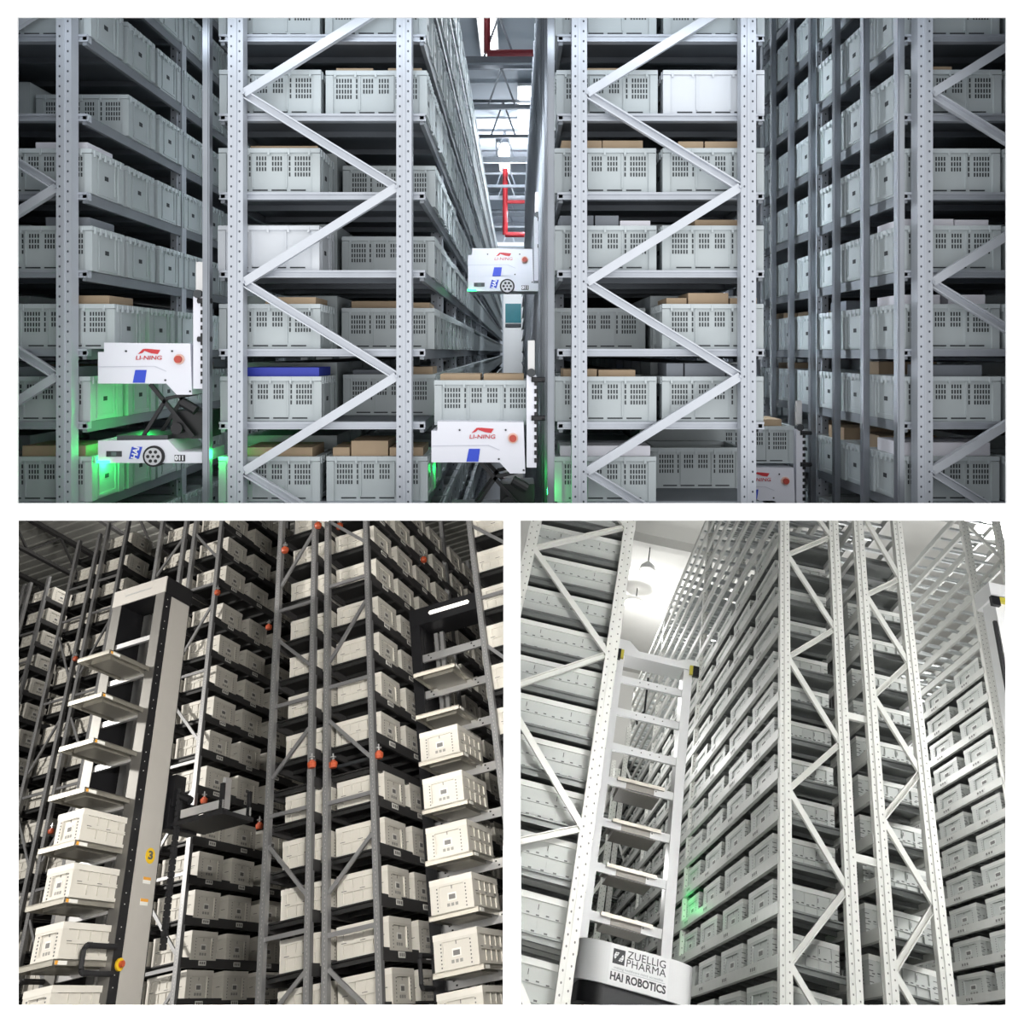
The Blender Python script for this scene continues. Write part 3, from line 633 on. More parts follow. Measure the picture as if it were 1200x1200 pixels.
for i, (x, y0, y1) in enumerate(((-0.45, 11.5, 14.5), (0.2, 16.0, 19.0), (-0.3, 20.5, 23.5), (-2.6, 9.0, 12.0))):
    t = thing('strip_light', ('bright strip light nearest above the central aisle', 'second strip light above the central aisle', 'third strip light above the central aisle', 'strip light above the left aisle')[i], 'lamp', 1, (x, 0, 5.2), 0, 'strip lights')
    part('tube', MB().box(-0.12, 0.12, y0, y1, -0.03, 0.03), LAMPS, t); part('housing', MB().box(-0.16, 0.16, y0 - 0.05, y1 + 0.05, 0.03, 0.08), WHITE, t)
p = MB(); p.tube([(-0.42, 12.0, 5.3), (-0.42, 12.0, 4.42), (0.4, 12.0, 4.42), (0.4, 12.0, 5.3)], 0.05, 10)
thing('sprinkler_pipe', 'dark red sprinkler pipe loop at the top of central aisle', 'pipe', 1, data=p.mesh('sprinkler_pipe', [REDDK]))
p = MB(); p.tube([(-0.28, 22.2, 5.0), (-0.28, 22.2, 3.2), (0.35, 22.2, 3.2)], 0.07, 10); p.tube([(-0.28, 22.2, 4.1), (0.3, 22.2, 4.1)], 0.05, 8)
thing('sprinkler_pipe', 'red sprinkler pipe with branches deep in the central aisle', 'pipe', 1, data=p.mesh('sprinkler_pipe', [RED]))
# ================================================================ racks of the two lower halls
def plain_rack(hall, label, group, l0, l1, d0, bay, nbay, levels, vb, vt, braces, style, face=1, bare_levels=()):
    """double-post pallet-style rack: end frame at d0, frames every 'bay'; face=+1 open aisle on the l1 side, -1 on the l0 side"""
    rt = thing('storage_rack', label, 'rack', hall, (0, 0, 0), 0, group)
    if style == 2:
        uw, ud, UPm, BRm, BMm, DKm, bh, bt = 0.066, 0.075, UP2, BR2, BEAM2, DECK2, 0.105, 0.035
    else:
        uw, ud, UPm, BRm, BMm, DKm, bh, bt = 0.115, 0.085, UP3, BR3, BEAM3, DECK3, 0.095, 0.04
    m = MB()
    if style == 2:
        m.box(-uw / 2, uw / 2, 0, ud, vb, vt)
    else:
        m.box(-uw / 2, uw / 2, 0, 0.006, vb, vt); m.box(-uw / 2, -uw / 2 + 0.006, 0.006, ud, vb, vt); m.box(uw / 2 - 0.006, uw / 2, 0.006, ud, vb, vt); m.box(-0.008, 0.008, -0.008, 0, vb, vt)
    um = m.mesh('rack_post', [UPm])
    if style == 2:       # holes face the aisle on these posts
        UPs = UPm
    for k in range(nbay + 1):
        for l in (l0 + uw / 2, l1 - uw / 2):
            link('upright', um, hall, rt, Matrix.Translation((l, d0 + k * bay, 0)))
    for (va, vb_) in braces:
        fl = va <= vb_
        c = MB()
        if style == 2: c.bar((l0 + uw, d0 + 0.03, va), (l1 - uw, d0 + 0.03, vb_), 0.04, 0.03)
        else: c.channel((l0 + uw * 0.8, d0 + 0.03, va), (l1 - uw * 0.8, d0 + 0.03, vb_), 0.055, 0.035, 0, not fl)
        part('brace', c, BRm, rt)
    y1 = d0 + nbay * bay + 0.08
    for v in levels:
        bare = style == 3 and v in bare_levels
        if not bare: part('shelf_deck', MB().box(l0 + 0.02, l1 - 0.02, d0 + 0.12, y1, v - 0.035, v - 0.02), DKm, rt)
        for s, l in ((-1, l0), (1, l1)):
            bm_ = MB(); bm_.box(l - bt / 2 - s * 0.012, l + bt / 2 - s * 0.012, d0 + ud * 0.6, y1, v - bh, v + 0.004)
            part('shelf_beam', bm_, BMm, rt)
        cb = MB()
        n = int((y1 - d0) / 0.36)
        for k in range(n): cb.box(l0 + 0.03, l1 - 0.03, d0 + 0.16 + k * 0.36, d0 + 0.20 + k * 0.36, v - 0.075, v - 0.035)
        o = part('deck_support', cb, mat('deck_bar_dark', (0.03, 0.03, 0.03), 0.45, 0.4) if style == 2 else (ZINC if bare else DECK3), rt); o['kind'] = 'stuff'
    return rt
ZINC = mat('bright_zinc_bar', (0.55, 0.57, 0.57), 0.35, 0.5, 0.1)
_lblm = {}
def shelf_label(rt, l, d, v, side, key, w_=0.16, h_=0.052):
    if key not in _lblm:
        q = MB(); q.box(-0.002, 0.002, -w_ / 2, w_ / 2, -h_ / 2, h_ / 2, 0)
        for k in (-1, 0, 1): q.box(-0.003 if side < 0 else 0.0, 0.0 if side < 0 else 0.003, k * w_ * 0.28 - w_ * 0.09, k * w_ * 0.28 + w_ * 0.09, -h_ * 0.28, h_ * 0.28, 1)
        _lblm[key] = q.mesh('shelf_label', [PAPER if key == 2 else BEAM3, GREYINK])
    link('shelf_label', _lblm[key], rt and HALLOF[rt.name], rt, Matrix.Translation((l, d, v)))

# ================================================================ LOWER LEFT HALL
CR2 = crate_meshes('folding_crate', 0.60, 0.54, 0.29, TOTE2, RIM2, 2)
G2 = 'cream crates of the lower left hall'
def crate_col(meshes, hall, l, d, vs, words, noun='cream folding crate', rz=0.0, grp=G2, jit=0.012):
    for v in vs:
        put_tote('folding_crate', meshes, hall, (l + random.uniform(-jit, jit), d + random.uniform(-jit, jit), v - 0.018), rz + random.uniform(-.01, .01), words, noun, 'crate', grp)
LM = [0.16, 0.611, 1.043, 1.498, 1.958, 2.421, 3.089, 3.559, 4.06, 4.55, 5.09, 5.60, 6.10, 6.60]
M1B = [(5.28, 5.94), (4.93, 4.93), (4.53, 4.09), (3.69, 3.69), (2.88, 3.33), (2.48, 2.48), (2.18, 1.65), (1.33, 1.33), (0.62, 0.98)]
M2B = [(6.04, 5.57), (5.06, 5.06), (4.05, 4.72), (3.74, 3.74), (3.35, 2.83), (2.46, 2.46), (1.61, 2.06), (1.24, 1.24), (0.96, 0.5)]
GR2 = 'grey racks of the lower left hall'
rM1 = plain_rack(2, 'grey steel rack, left half of central pair, lower left panel', GR2, -5.795, -5.19, 9.0, 2.95, 1, LM + [2.78], -0.5, 8, M1B, 2)
rM2 = plain_rack(2, 'grey steel rack, right half of central pair, lower left panel', GR2, -5.055, -4.40, 9.0, 2.95, 2, LM + [2.78], -0.5, 8, M2B, 2)
crate_col(CR2, 2, -5.36, 9.47, LM, 'lower left panel, end of central pair, left half')
crate_col(CR2, 2, -4.69, 9.47, LM, 'lower left panel, end of central pair, right half')
crate_col(CR2, 2, -5.36, 10.19, LM, 'lower left panel, central pair left half, second back')
for n in range(1, 9):
    if n % 4 == 0 and n > 0: pass
    dd = 9.47 + 0.70 * n + (0.15 if n >= 4 else 0)
    crate_col(CR2, 2, -4.69, dd, LM, f'lower left panel, central pair aisle side, {ORD[n]} along')
for v in LM:
    for n in range(0, 9):
        dd = 9.47 + 0.70 * n + (0.15 if n >= 4 else 0); shelf_label(rM2, -4.392, dd, v - 0.05, 1, 2)
# second rack pair
LN = [0.34, 0.79, 1.222, 1.649, 2.112, 2.576, 3.053, 3.706, 4.216, 4.726, 5.217, 5.733, 6.295, 6.994, 7.566, 8.1, 8.65]
NB = [(8.0, 7.4), (6.9, 6.9), (5.75, 6.5), (5.4, 5.4), (4.95, 4.35), (4.05, 4.05), (2.95, 3.65), (2.6, 2.6), (2.3, 1.7), (1.55, 1.55), (0.7, 1.3)]
rN2 = plain_rack(2, 'grey steel rack standing behind the silver mast robot, lower left panel', GR2, -8.87, -8.25, 11.0, 3.4, 2, LN, -0.5, 10, NB, 2)
rN1 = plain_rack(2, 'grey steel rack just left of silver mast robot header', GR2, -9.62, -9.02, 11.0, 3.4, 1, LN, -0.5, 10, [(b, a) for a, b in NB], 2)
CR2N = crate_meshes('folding_crate_b', 0.60, 0.58, 0.32, TOTE2, RIM2, 2)
crate_col(CR2N, 2, -8.54, 11.5, LN, 'lower left panel, second rack pair, end, right half')
crate_col(CR2N, 2, -9.29, 11.5, LN, 'lower left panel, second rack pair, end, left half')
for n in range(1, 7):
    crate_col(CR2N, 2, -8.54, 11.5 + 0.80 * n, LN, f'lower left panel, second pair aisle side, {ORD[n]} along')
for v in LN:
    for n in range(0, 4): shelf_label(rN2, -8.242, 11.5 + 0.8 * n, v - 0.05, 1, 2)
# third and fourth pairs, far left
LP = [9.36 - 0.535 * k for k in range(0, 17)]
PB = [(8.6, 8.6), (7.9, 7.9), (6.7, 7.6), (6.3, 6.3), (5.9, 5.1), (4.7, 4.7), (3.6, 4.4), (3.2, 3.2), (2.8, 2.0), (1.6, 1.6)]
plain_rack(2, 'grey steel rack, third pair from right, right half, lower left panel', GR2, -12.16, -11.58, 12.3, 3.4, 1, LP, -0.5, 9.95, PB, 2)
plain_rack(2, 'grey steel rack, third pair from right, left half, lower left panel', GR2, -12.86, -12.28, 12.3, 3.4, 1, LP, -0.5, 9.75, [(b, a) for a, b in PB], 2)
crate_col(CR2N, 2, -11.86, 12.8, LP, 'lower left panel, third rack pair, end, right half')
crate_col(CR2N, 2, -12.56, 12.8, LP[1:], 'lower left panel, third rack pair, end, left half')
for n in range(1, 4):
    crate_col(CR2N, 2, -11.86, 12.8 + 0.80 * n, LP, f'lower left panel, third pair aisle side, {ORD[n]} along')
LQ = [9.85 - 0.545 * k for k in range(0, 17)]
plain_rack(2, 'grey steel rack at far left edge of lower left panel', GR2, -15.85, -15.25, 14.0, 3.4, 1, LQ, -0.5, 10.35, [(a + .4, b + .4) for a, b in PB], 2)
plain_rack(2, 'grey steel rack cut by left edge of lower left panel', GR2, -16.55, -15.95, 14.0, 3.4, 1, LQ, -0.5, 10.35, [(b + .4, a + .4) for a, b in PB], 2)
crate_col(CR2N, 2, -15.54, 14.5, LQ, 'lower left panel, far left rack, end')
for n in range(1, 4):
    crate_col(CR2N, 2, -15.54, 14.5 + 0.80 * n, LQ, f'lower left panel, far left rack aisle side, {ORD[n]} along')
# rack at the right edge
LR_ = [0.35, 0.82, 1.28, 1.75, 2.23, 2.75, 3.24, 3.72, 4.2, 4.7, 5.2, 5.7]
RB = [(5.3, 4.85), (4.3, 4.3), (2.2, 2.9), (3.7, 3.2), (1.75, 1.75), (1.4, 0.8)]
rR = plain_rack(2, 'grey steel rack cut by right edge of lower left panel', GR2, -2.98, -2.36, 9.0, 2.95, 1, LR_, -0.5, 8, RB, 2)
crate_col(CR2, 2, -2.66, 9.42, LR_, 'lower left panel, rack at right edge, end')

# ---------------------------------------------------------------- mast robots
def tray(rt, l0, l1, d0, d1, v, edge, name='tray'):
    t = MB(); t.box(l0, l1, d0, d1, v - 0.012, v, 0); t.box(l0, l1, d0, d0 + 0.008, v - 0.045, v, 1); t.box(l0, l0 + 0.008, d0, d1, v - 0.045, v, 0); t.box(l1 - 0.008, l1, d0, d1, v - 0.045, v, 0)
    t.prism([(l0 + 0.08, v - 0.012), (l0 + 0.08, v - 0.05), (l1 - 0.08, v - 0.05), (l1 - 0.08, v - 0.012)][::-1], d0 + 0.12, d1, 0)
    return part(name, t, [METAL2, edge], rt)
# silver mast robot
rb = thing('picking_robot', 'tall mast robot with grey side panel and number 3 sticker, lower left panel', 'robot', 2)
L0, L1, D0, D1, VT_ = -7.06, -6.336, 7.5, 7.98, 4.99
post = MB(); post.box(L1 - 0.12, L1 - 0.001, D0, D0 + 0.01, -0.4, VT_ - 0.2, 1); post.box(L1 - 0.12, L1, D0 + 0.01, D1, -0.4, VT_ - 0.2, 0); part('mast_post', post, [BLACK, COLF2], rb)
post = MB(); post.box(L0, L0 + 0.12, D0, D0 + 0.01, -0.4, VT_ - 0.2, 1); post.box(L0, L0 + 0.12, D0 + 0.01, D1, -0.4, VT_ - 0.2, 0); part('mast_post', post, [BLACK, COLF2], rb)
hd = MB(); hd.box(L0 - 0.01, L1 + 0.004, D0 - 0.004, D0 + 0.012, VT_ - 0.2, VT_, 1); hd.box(L0 - 0.01, L1 + 0.004, D0 + 0.012, D1 + 0.02, VT_ - 0.2, VT_, 0); hd.box(L0 + 0.16, L1 - 0.2, D0 - 0.006, D0, VT_ - 0.105, VT_ - 0.09, 2)
part('header', hd, [BLACK, PANEL2, ALU], rb)
part('side_panel', MB().box(L1, L1 + 0.006, D0 + 0.13, D1 - 0.02, -0.4, VT_ - 0.22), PANEL2, rb)
for ll in (-6.90, -6.78, -6.68):
    part('lift_guide', MB().box(ll, ll + 0.085, 7.86, 7.92, -0.4, VT_ - 0.22), ALU, rb)
part('cable_tube', MB().cyl((-6.52, 7.6, 3.6), (-6.52, 7.6, VT_ - 0.3), 0.014, 8), ALU, rb)
TV = [3.903 - 0.446 * k for k in range(0, 9)]
for k, v in enumerate([TV[0] + 0.42] + TV):
    part('crossbar', MB().box(L0 + 0.12, L1 - 0.12, D0 + 0.02, D0 + 0.06, v - 0.075, v - 0.02), ALU, rb)
for v in TV:
    tr = tray(rb, -6.80, -6.395, 6.86, 7.62, v, METAL2)
    st = MB(); st.box(-6.396, -6.392, 6.88, 7.02, v - 0.040, v - 0.012, 0); st.box(-6.3955, -6.390, 6.88, 6.91, v - 0.040, v - 0.012, 1); part('sticker', st, [PAPER, STICK], tr)
dot = MB()
for v in [0.3 + 0.09 * k for k in range(50)]:
    if int(v * 10) % 3: dot.box(L1, L1 + 0.003, D0 + 0.06, D0 + 0.068, v, v + 0.008)
o = part('rivets', dot, PAPER, rb); o['kind'] = 'stuff'
q = MB(); q.cyl((L1 + 0.006, 7.83, 2.08), (L1 + 0.010, 7.83, 2.08), 0.07, 24); nb = part('number_sticker', q, YELLOW, rb)
lettering('number', '3', 0.10, INK, nb, (L1 + 0.0125, 7.83, 2.08), math.pi / 2, bold=0.004, sx=1.5)
for v in (1.84, 1.66):
    q = MB(); q.box(L1 + 0.006, L1 + 0.009, 7.77, 7.88, v, v + 0.055, 0); q.box(L1 + 0.009, L1 + 0.0105, 7.77, 7.88, v + 0.03, v + 0.055, 1); part('warning_sticker', q, [PAPER, STICK], rb)
q = MB(); q.cyl((L1, 7.60, 1.19), (L1 + 0.02, 7.60, 1.19), 0.05, 18, 0); q.cyl((L1 + 0.02, 7.60, 1.19), (L1 + 0.05, 7.60, 1.19), 0.026, 14, 1); part('emergency_stop', q, [YELLOW, ORANGE], rb)
def handle(rt, l, d, v0, v1, reach):
    h_ = MB(); h_.tube([(l, d, v1), (l, d - reach + 0.03, v1), (l, d - reach, v1 - 0.03), (l, d - reach, v0 + 0.03), (l, d - reach + 0.03, v0), (l, d, v0)], 0.022, 10); return part('handle', h_, BLACKR, rt)
handle(rb, L1 + 0.01, D0 + 0.02, 1.12, 1.32, 0.40); handle(rb, L0, D0 + 0.02, 0.98, 1.18, 0.3)
# lifting fork
fk = MB(); fk.box(-6.30, -5.68, 8.05, 8.62, 2.36, 2.40); fk.box(-6.42, -6.30, 8.0, 8.5, 2.34, 2.62); part('fork_platform', fk, BLACK, rb)
for dd in (8.06, 8.56):
    part('fork_rail', MB().box(-6.20, -5.70, dd, dd + 0.035, 2.42, 2.50), ALU, rb)
    part('fork_arm', MB().bar((-5.72, dd + 0.02, 2.40), (-5.72, dd + 0.02, 2.66), 0.04, 0.04), BLACK, rb)
fm = MB(); fm.box(-6.40, -6.28, 8.02, 8.20, 2.55, 2.86); fm.cyl((-6.30, 8.1, 2.68), (-6.12, 8.1, 2.58), 0.04, 10); part('fork_motor', fm, BLACK, rb)
part('fork_finger', MB().box(-5.74, -5.70, 8.1, 8.2, 2.42, 2.72), ALU, rb)
ch = MB()
for k in range(26): ch.box(-6.275, -6.235, 8.06, 8.12, 1.30 + k * 0.055, 1.345 + k * 0.055)
ch.box(-6.268, -6.242, 8.07, 8.11, 1.3, 2.72); o = part('cable_chain', ch, BLACKR, rb); o['kind'] = 'stuff'
CRR1 = crate_meshes('folding_crate_c', 0.72, 0.29, 0.265, TOTE2, RIM2, 2)
for k in (4, 5, 6, 7):
    put_tote('folding_crate', CRR1, 2, (-6.535, 7.26, TV[k] + 0.002), -math.pi / 2, 'on trays of grey panelled mast robot', 'cream folding crate', 'crate', G2)
# black mast robot in the right aisle
rb = thing('picking_robot', 'black framed mast robot between central and right racks, lower left panel', 'robot', 2)
L0, L1, D0, D1, VT_ = -4.04, -2.96, 9.4, 9.85, 4.58
for a_, b_ in ((L0, L0 + 0.13), (L1 - 0.13, L1)):
    q = MB(); q.box(a_, b_, D0, D1, -0.3, VT_ - 0.2); q.box(a_ + 0.13, a_ + 0.135, D0 + 0.1, D1 - 0.1, -0.3, VT_ - 0.25); part('mast_post', q, BLACK, rb)
q = MB(); q.box(L0, L1, D0 - 0.004, D1, VT_ - 0.22, VT_, 0); part('header', q, BLACK, rb)
q = MB(); q.prism([(L0 + 0.27, VT_ - 0.10), (L0 + 0.29, VT_ - 0.125), (L1 - 0.26, VT_ - 0.125), (L1 - 0.24, VT_ - 0.10), (L1 - 0.26, VT_ - 0.075), (L0 + 0.29, VT_ - 0.075)], D0 - 0.012, D0 - 0.003); part('light_bar', q, mat('bar_glow', (1, 0.97, 0.9), 0.4, emit=0.9), rb)
for ll in (-3.84, -3.76, -3.2): part('lift_guide', MB().box(ll, ll + 0.05, 9.7, 9.76, -0.3, VT_ - 0.25), ALU, rb)
T2 = [3.55, 3.08, 2.59, 2.12, 1.65, 1.18, 0.73, 0.28]
for k, v in enumerate([4.0] + T2):
    q = MB(); q.box(L0 + 0.13, L1 - 0.13, D0 + 0.04, D0 + 0.08, v - 0.11, v - 0.02, 0)
    for x_ in (L0 + 0.2, L1 - 0.3): q.box(x_, x_ + 0.02, D0 + 0.036, D0 + 0.04, v - 0.05, v - 0.035, 1); q.box(x_ + 0.03, x_ + 0.05, D0 + 0.036, D0 + 0.04, v - 0.09, v - 0.075, 1)
    part('crossbar', q, [ALU, BLACK], rb)
CREAMEDGE = mat('tray_edge_cream', (0.66, 0.62, 0.54), 0.4, 0.2, 0.04)
for v in T2:
    tr = tray(rb, -3.81, -3.28, 8.86, 9.62, v, CREAMEDGE)
    st = MB(); st.box(-3.281, -3.277, 8.89, 9.0, v - 0.040, v - 0.012, 0); part('sticker', st, PAPER, tr)
handle(rb, L0, D0 + 0.02, 0.66, 0.92, 0.3)
CRR2 = crate_meshes('folding_crate_d', 0.74, 0.46, 0.29, TOTE2, RIM2, 2)
for k in range(2, 8):
    put_tote('folding_crate', CRR2, 2, (-3.555, 9.24, T2[k] + 0.002), -math.pi / 2, 'on trays of black framed mast robot', 'cream folding crate', 'crate', G2)

# ---------------------------------------------------------------- red sprinkler heads on the racks
def lathe(prof, k=12):
    m = MB(); n = len(prof)
    for i in range(k):
        a = 2 * math.pi * i / k
        for r, z in prof: m.v.append((r * math.cos(a), r * math.sin(a), z))
    for i in range(k):
        j = (i + 1) % k
        for q in range(n - 1): m.f.append((i * n + q, j * n + q, j * n + q + 1, i * n + q + 1)); m.m.append(0)
    return m
SPB = lathe([(0.0, -0.05), (0.04, -0.046), (0.05, -0.02), (0.05, 0.012), (0.028, 0.022), (0.028, 0.034), (0, 0.034)]).mesh('sprinkler_body', [ORANGE])
SPC = lathe([(0.0, 0.034), (0.012, 0.034), (0.012, 0.06), (0.036, 0.062), (0.036, 0.072), (0.010, 0.074), (0.010, 0.11), (0, 0.11)], 8).mesh('sprinkler_cap', [ALU])
for i, (l, d, v, where) in enumerate((
    (-5.66, 8.98, 5.80, 'upper left post of central rack pair'), (-5.13, 8.95, 6.0, 'top between the central rack pair'), (-4.88, 9.1, 5.98, 'top of right half, central rack pair'),
    (-5.17, 8.95, 2.90, 'middle between the central rack pair'), (-4.95, 9.05, 2.87, 'pipe end inside central rack pair'), (-4.37, 9.05, 2.84, 'aisle post of central rack pair, mid height'),
    (-4.30, 10.7, 5.98, 'high under shelf in right aisle'), (-8.21, 11.0, 6.70, 'upper post of second rack pair'), (-8.16, 11.1, 3.50, 'post below the lifting fork'),
    (-7.15, 11.0, 2.95, 'post left of central rack pair, low'), (-7.17, 11.0, 5.80, 'left of central rack pair, high'), (-12.2, 12.25, 7.0, 'third rack pair, high'), (-11.95, 12.25, 4.02, 'third rack pair, low'), (-15.3, 13.9, 7.6, 'far left rack'))):
    t = thing('fire_sprinkler', f'orange fire sprinkler at {where}, lower left panel', 'sprinkler', 2, (l, d, v), 0, 'orange sprinkler heads', SPB)
    link('deflector', SPC, 2, t)
q = MB(); q.cyl((-5.15, 9.2, 2.87), (-4.40, 9.2, 2.87), 0.022, 10)
thing('sprinkler_pipe', 'dark sprinkler pipe across the empty shelf of central rack pair', 'pipe', 2, data=q.mesh('sprinkler_pipe', [DARKM]))

# ---------------------------------------------------------------- roof of the lower left hall
q = MB(); VR = 12.5
for k in range(60):
    d = 8.0 + k * 0.32; q.box(-26, 4, d, d + 0.16, VR, VR + 0.02); q.box(-26, 4, d + 0.16, d + 0.32, VR + 0.05, VR + 0.07); q.box(-26, 4, d + 0.155, d + 0.165, VR, VR + 0.07); q.box(-26, 4, d + 0.315, d + 0.325, VR, VR + 0.07)
struct('ceiling_deck', q, ROOF2, 2)
for i, l in enumerate((-21.0, -18.9, -16.6, -14.2)):
    t = thing('roof_joist', f"{('far left', 'second', 'third', 'rightmost')[i]} dark steel roof joist under the metal deck, lower left panel", 'joist', 2, (l, 0, 0), 0, 'roof joists')
    part('top_chord', MB().box(-0.06, 0.06, 8, 26, VR - 0.12, VR - 0.02), BEAM2, t); part('bottom_chord', MB().box(-0.05, 0.05, 8, 26, VR - 0.95, VR - 0.87), BEAM2, t)
    for k in range(9):
        d = 9 + k * 1.8
        part('web', MB().bar((0, d, VR - 0.9), (0, d + 0.9, VR - 0.1), 0.05, 0.05, up=(1, 0, 0)), BEAM2, t); part('web', MB().bar((0, d + 0.9, VR - 0.1), (0, d + 1.8, VR - 0.9), 0.05, 0.05, up=(1, 0, 0)), BEAM2, t)
DK2 = mat('dark_hall_wall', (0.05, 0.05, 0.05), 0.8)
struct('wall_back_dark', MB().box(-30, 6, 27, 27.2, -3, 13), DK2, 2)
struct('floor_dark', MB().box(-30, 4, 2, 27, -0.7, -0.5), DK2, 2)
# ================================================================ LOWER RIGHT HALL
G3 = 'pale crates of the lower right hall'; GR3 = 'white racks of the lower right hall'
CR3 = crate_meshes('lidded_crate', 0.63, 0.95, 0.275, TOTE3, RIM3, 3)
def bins(meshes, l, d, vs, words):
    for v in vs:
        put_tote('lidded_crate', meshes, 3, (l + random.uniform(-.008, .008), d + random.uniform(-.012, .012), v - 0.018), random.uniform(-.006, .006), words, 'pale grey crate', 'crate', G3)
LS = [0.58, 0.98, 1.392, 1.805, 2.214, 2.60, 2.99, 3.39, 3.79, 4.16, 4.585, 4.99, 5.38, 5.78]
LE = [6.2 + 0.41 * k for k in range(8)]            # empty top levels
S1B = [(6.7, 7.1), (6.7, 5.89), (5.5, 5.89), (5.5, 4.66), (4.19, 4.66), (4.19, 3.38), (2.8, 3.38), (2.8, 2.05), (1.34, 2.05), (1.34, 0.7)]
S2B = [(6.4, 6.6), (6.4, 5.5), (5.18, 5.5), (5.18, 4.44), (3.97, 4.44), (3.97, 3.28), (2.74, 3.28), (2.74, 2.1), (1.49, 2.1), (1.49, 0.9)]
r1 = plain_rack(3, 'cream steel rack right of the white robot, lower right panel', GR3, 2.54, 3.27, 9.0, 4.9, 3, LS + LE, -0.5, 9.2, S1B, 3, bare_levels=LE)
r2 = plain_rack(3, 'cream steel rack, right half of the central pair, lower right panel', GR3, 3.47, 4.08, 9.0, 4.9, 2, LS + LE[:4], -0.5, 9.2, S2B, 3, bare_levels=LE)
bins(CR3, 2.905, 9.9, LS, 'lower right panel, end of left half of central pair')
for n in range(1, 12):
    bins(CR3, 2.905, 9.9 + 1.2 * n, LS, f'lower right panel, wall facing robot, {ORD[n]} back')
bins(CR3, 3.80, 9.9, LS[:12], 'lower right panel, end of right half of central pair')
bins(CR3, 3.80, 11.1, LS[:11], 'lower right panel, second back in right half of central pair')
for v in LS:
    for n in range(7): shelf_label(r1, 2.53, 9.9 + 1.2 * n, v - 0.05, -1, 3, 0.26, 0.05)
# rack across the right aisle
LT = [1.09, 1.485, 1.88, 2.27, 2.665, 3.06, 3.455, 3.85, 4.245, 4.64, 5.035, 5.43, 5.825, 6.22]
LTE = [6.62 + 0.4 * k for k in range(7)]
TB = [(8.8, 8.2), (7.6, 8.2), (7.6, 7.0), (6.4, 7.0), (6.4, 5.8), (5.2, 5.8), (5.2, 4.6), (4.0, 4.6), (4.0, 3.4)]
r3 = plain_rack(3, 'cream steel rack across the right aisle with empty top shelves', GR3, 6.53, 7.22, 12.15, 4.6, 2, LT + LTE, -0.5, 10.2, TB, 3, bare_levels=LTE)
CR3T = crate_meshes('lidded_crate_b', 0.63, 0.86, 0.275, TOTE3, RIM3, 3)
for n in range(0, 7):
    bins(CR3T, 6.89, 12.85 + 1.13 * n, LT, f'lower right panel, far right rack, {ORD[n].replace("lowest", "first")} along')
for v in LT:
    for n in range(7): shelf_label(r3, 6.52, 12.85 + 1.13 * n, v - 0.05, -1, 3, 0.26, 0.05)
# upright leaning bars between the frames
for v in (3.66, 2.3):
    part('spacer', MB().box(3.27, 3.47, 9.02, 9.07, v, v + 0.07), BR3, r1)
# left rack
LLt = [0.36, 0.767, 1.185, 1.60, 1.98, 2.344, 2.70, 3.05, 3.40, 3.76, 4.12, 4.48, 4.86]
LLb = [v - 0.26 for v in LLt]
LLB = [(4.09, 4.57), (4.09, 3.17), (2.61, 3.17), (2.61, 1.68), (1.29, 1.68), (1.29, 0.2), (5.4, 4.57)]
r4 = plain_rack(3, 'cream steel rack at the left edge of lower right panel', GR3, -0.47, 0.625, 7.6, 3.5, 1, LLb, -0.5, 6.2, LLB, 3)
CR3L = crate_meshes('lidded_crate_c', 1.0, 0.95, 0.265, TOTE3, RIM3, 3)
bins(CR3L, 0.09, 8.25, LLb, 'lower right panel, rack at left edge')
# far rack seen through the robot
LF = [1.6 + 0.42 * k for k in range(13)]
FB = [(3.0, 3.9), (4.8, 3.9), (4.8, 5.7), (6.4, 5.7), (3.0, 2.2)]
plain_rack(3, 'cream steel rack far behind the white robot frame', GR3, 2.30, 2.95, 22.0, 3.0, 1, LF, -0.5, 7.4, FB, 3)
plain_rack(3, 'cream shelf rack glimpsed low behind the left post of white robot', GR3, 1.2, 1.75, 17.0, 5.0, 1, [1.2 + 0.42 * k for k in range(8)], -0.5, 4.9, [(3.0, 3.6), (2.4, 3.0)], 3)

# ---------------------------------------------------------------- white mast robot
rb = thing('picking_robot', 'white mast robot with rounded lettered base, lower right panel', 'robot', 3)
DR = 9.5
def rounded(l0, l1, d0, d1, r, n=18):
    pts = []
    for cx_, cy_, a0 in ((l1 - r, d0 + r, -90), (l1 - r, d1 - r, 0), (l0 + r, d1 - r, 90), (l0 + r, d0 + r, 180)):
        for k in range(n + 1):
            a = math.radians(a0 + 90 * k / n); pts.append((cx_ + r * math.cos(a), cy_ + r * math.sin(a)))
    return pts
def slab(m, pts, z0, z1, mi=0):
    n = len(m.v); k = len(pts)
    m.v += [(x, y, z0) for x, y in pts] + [(x, y, z1) for x, y in pts]
    m.f.append(tuple(n + i for i in reversed(range(k)))); m.m.append(mi); m.f.append(tuple(n + k + i for i in range(k))); m.m.append(mi)
    for i in range(k):
        j = (i + 1) % k; m.f.append((n + i, n + j, n + k + j, n + k + i)); m.m.append(mi)
q = MB(); slab(q, rounded(0.785, 1.86, DR - 0.28, DR + 0.75, 0.27), 0.855, 1.165); base = part('base_cover', q, ROB3, rb)
q = MB(); slab(q, rounded(0.825, 1.82, DR - 0.22, DR + 0.7, 0.24), 0.70, 0.855); part('base_skirt', q, BLACK, rb)
q = MB(); q.box(0.90, 1.80, DR - 0.1, DR + 0.5, 0.30, 0.70); part('chassis', q, BLACK, rb)
for l in (0.98, 1.75):
    part('wheel', MB().cyl((l - 0.04, DR, 0.35), (l + 0.04, DR, 0.35), 0.14, 18), BLACKR, rb)
yF = DR - 0.2815
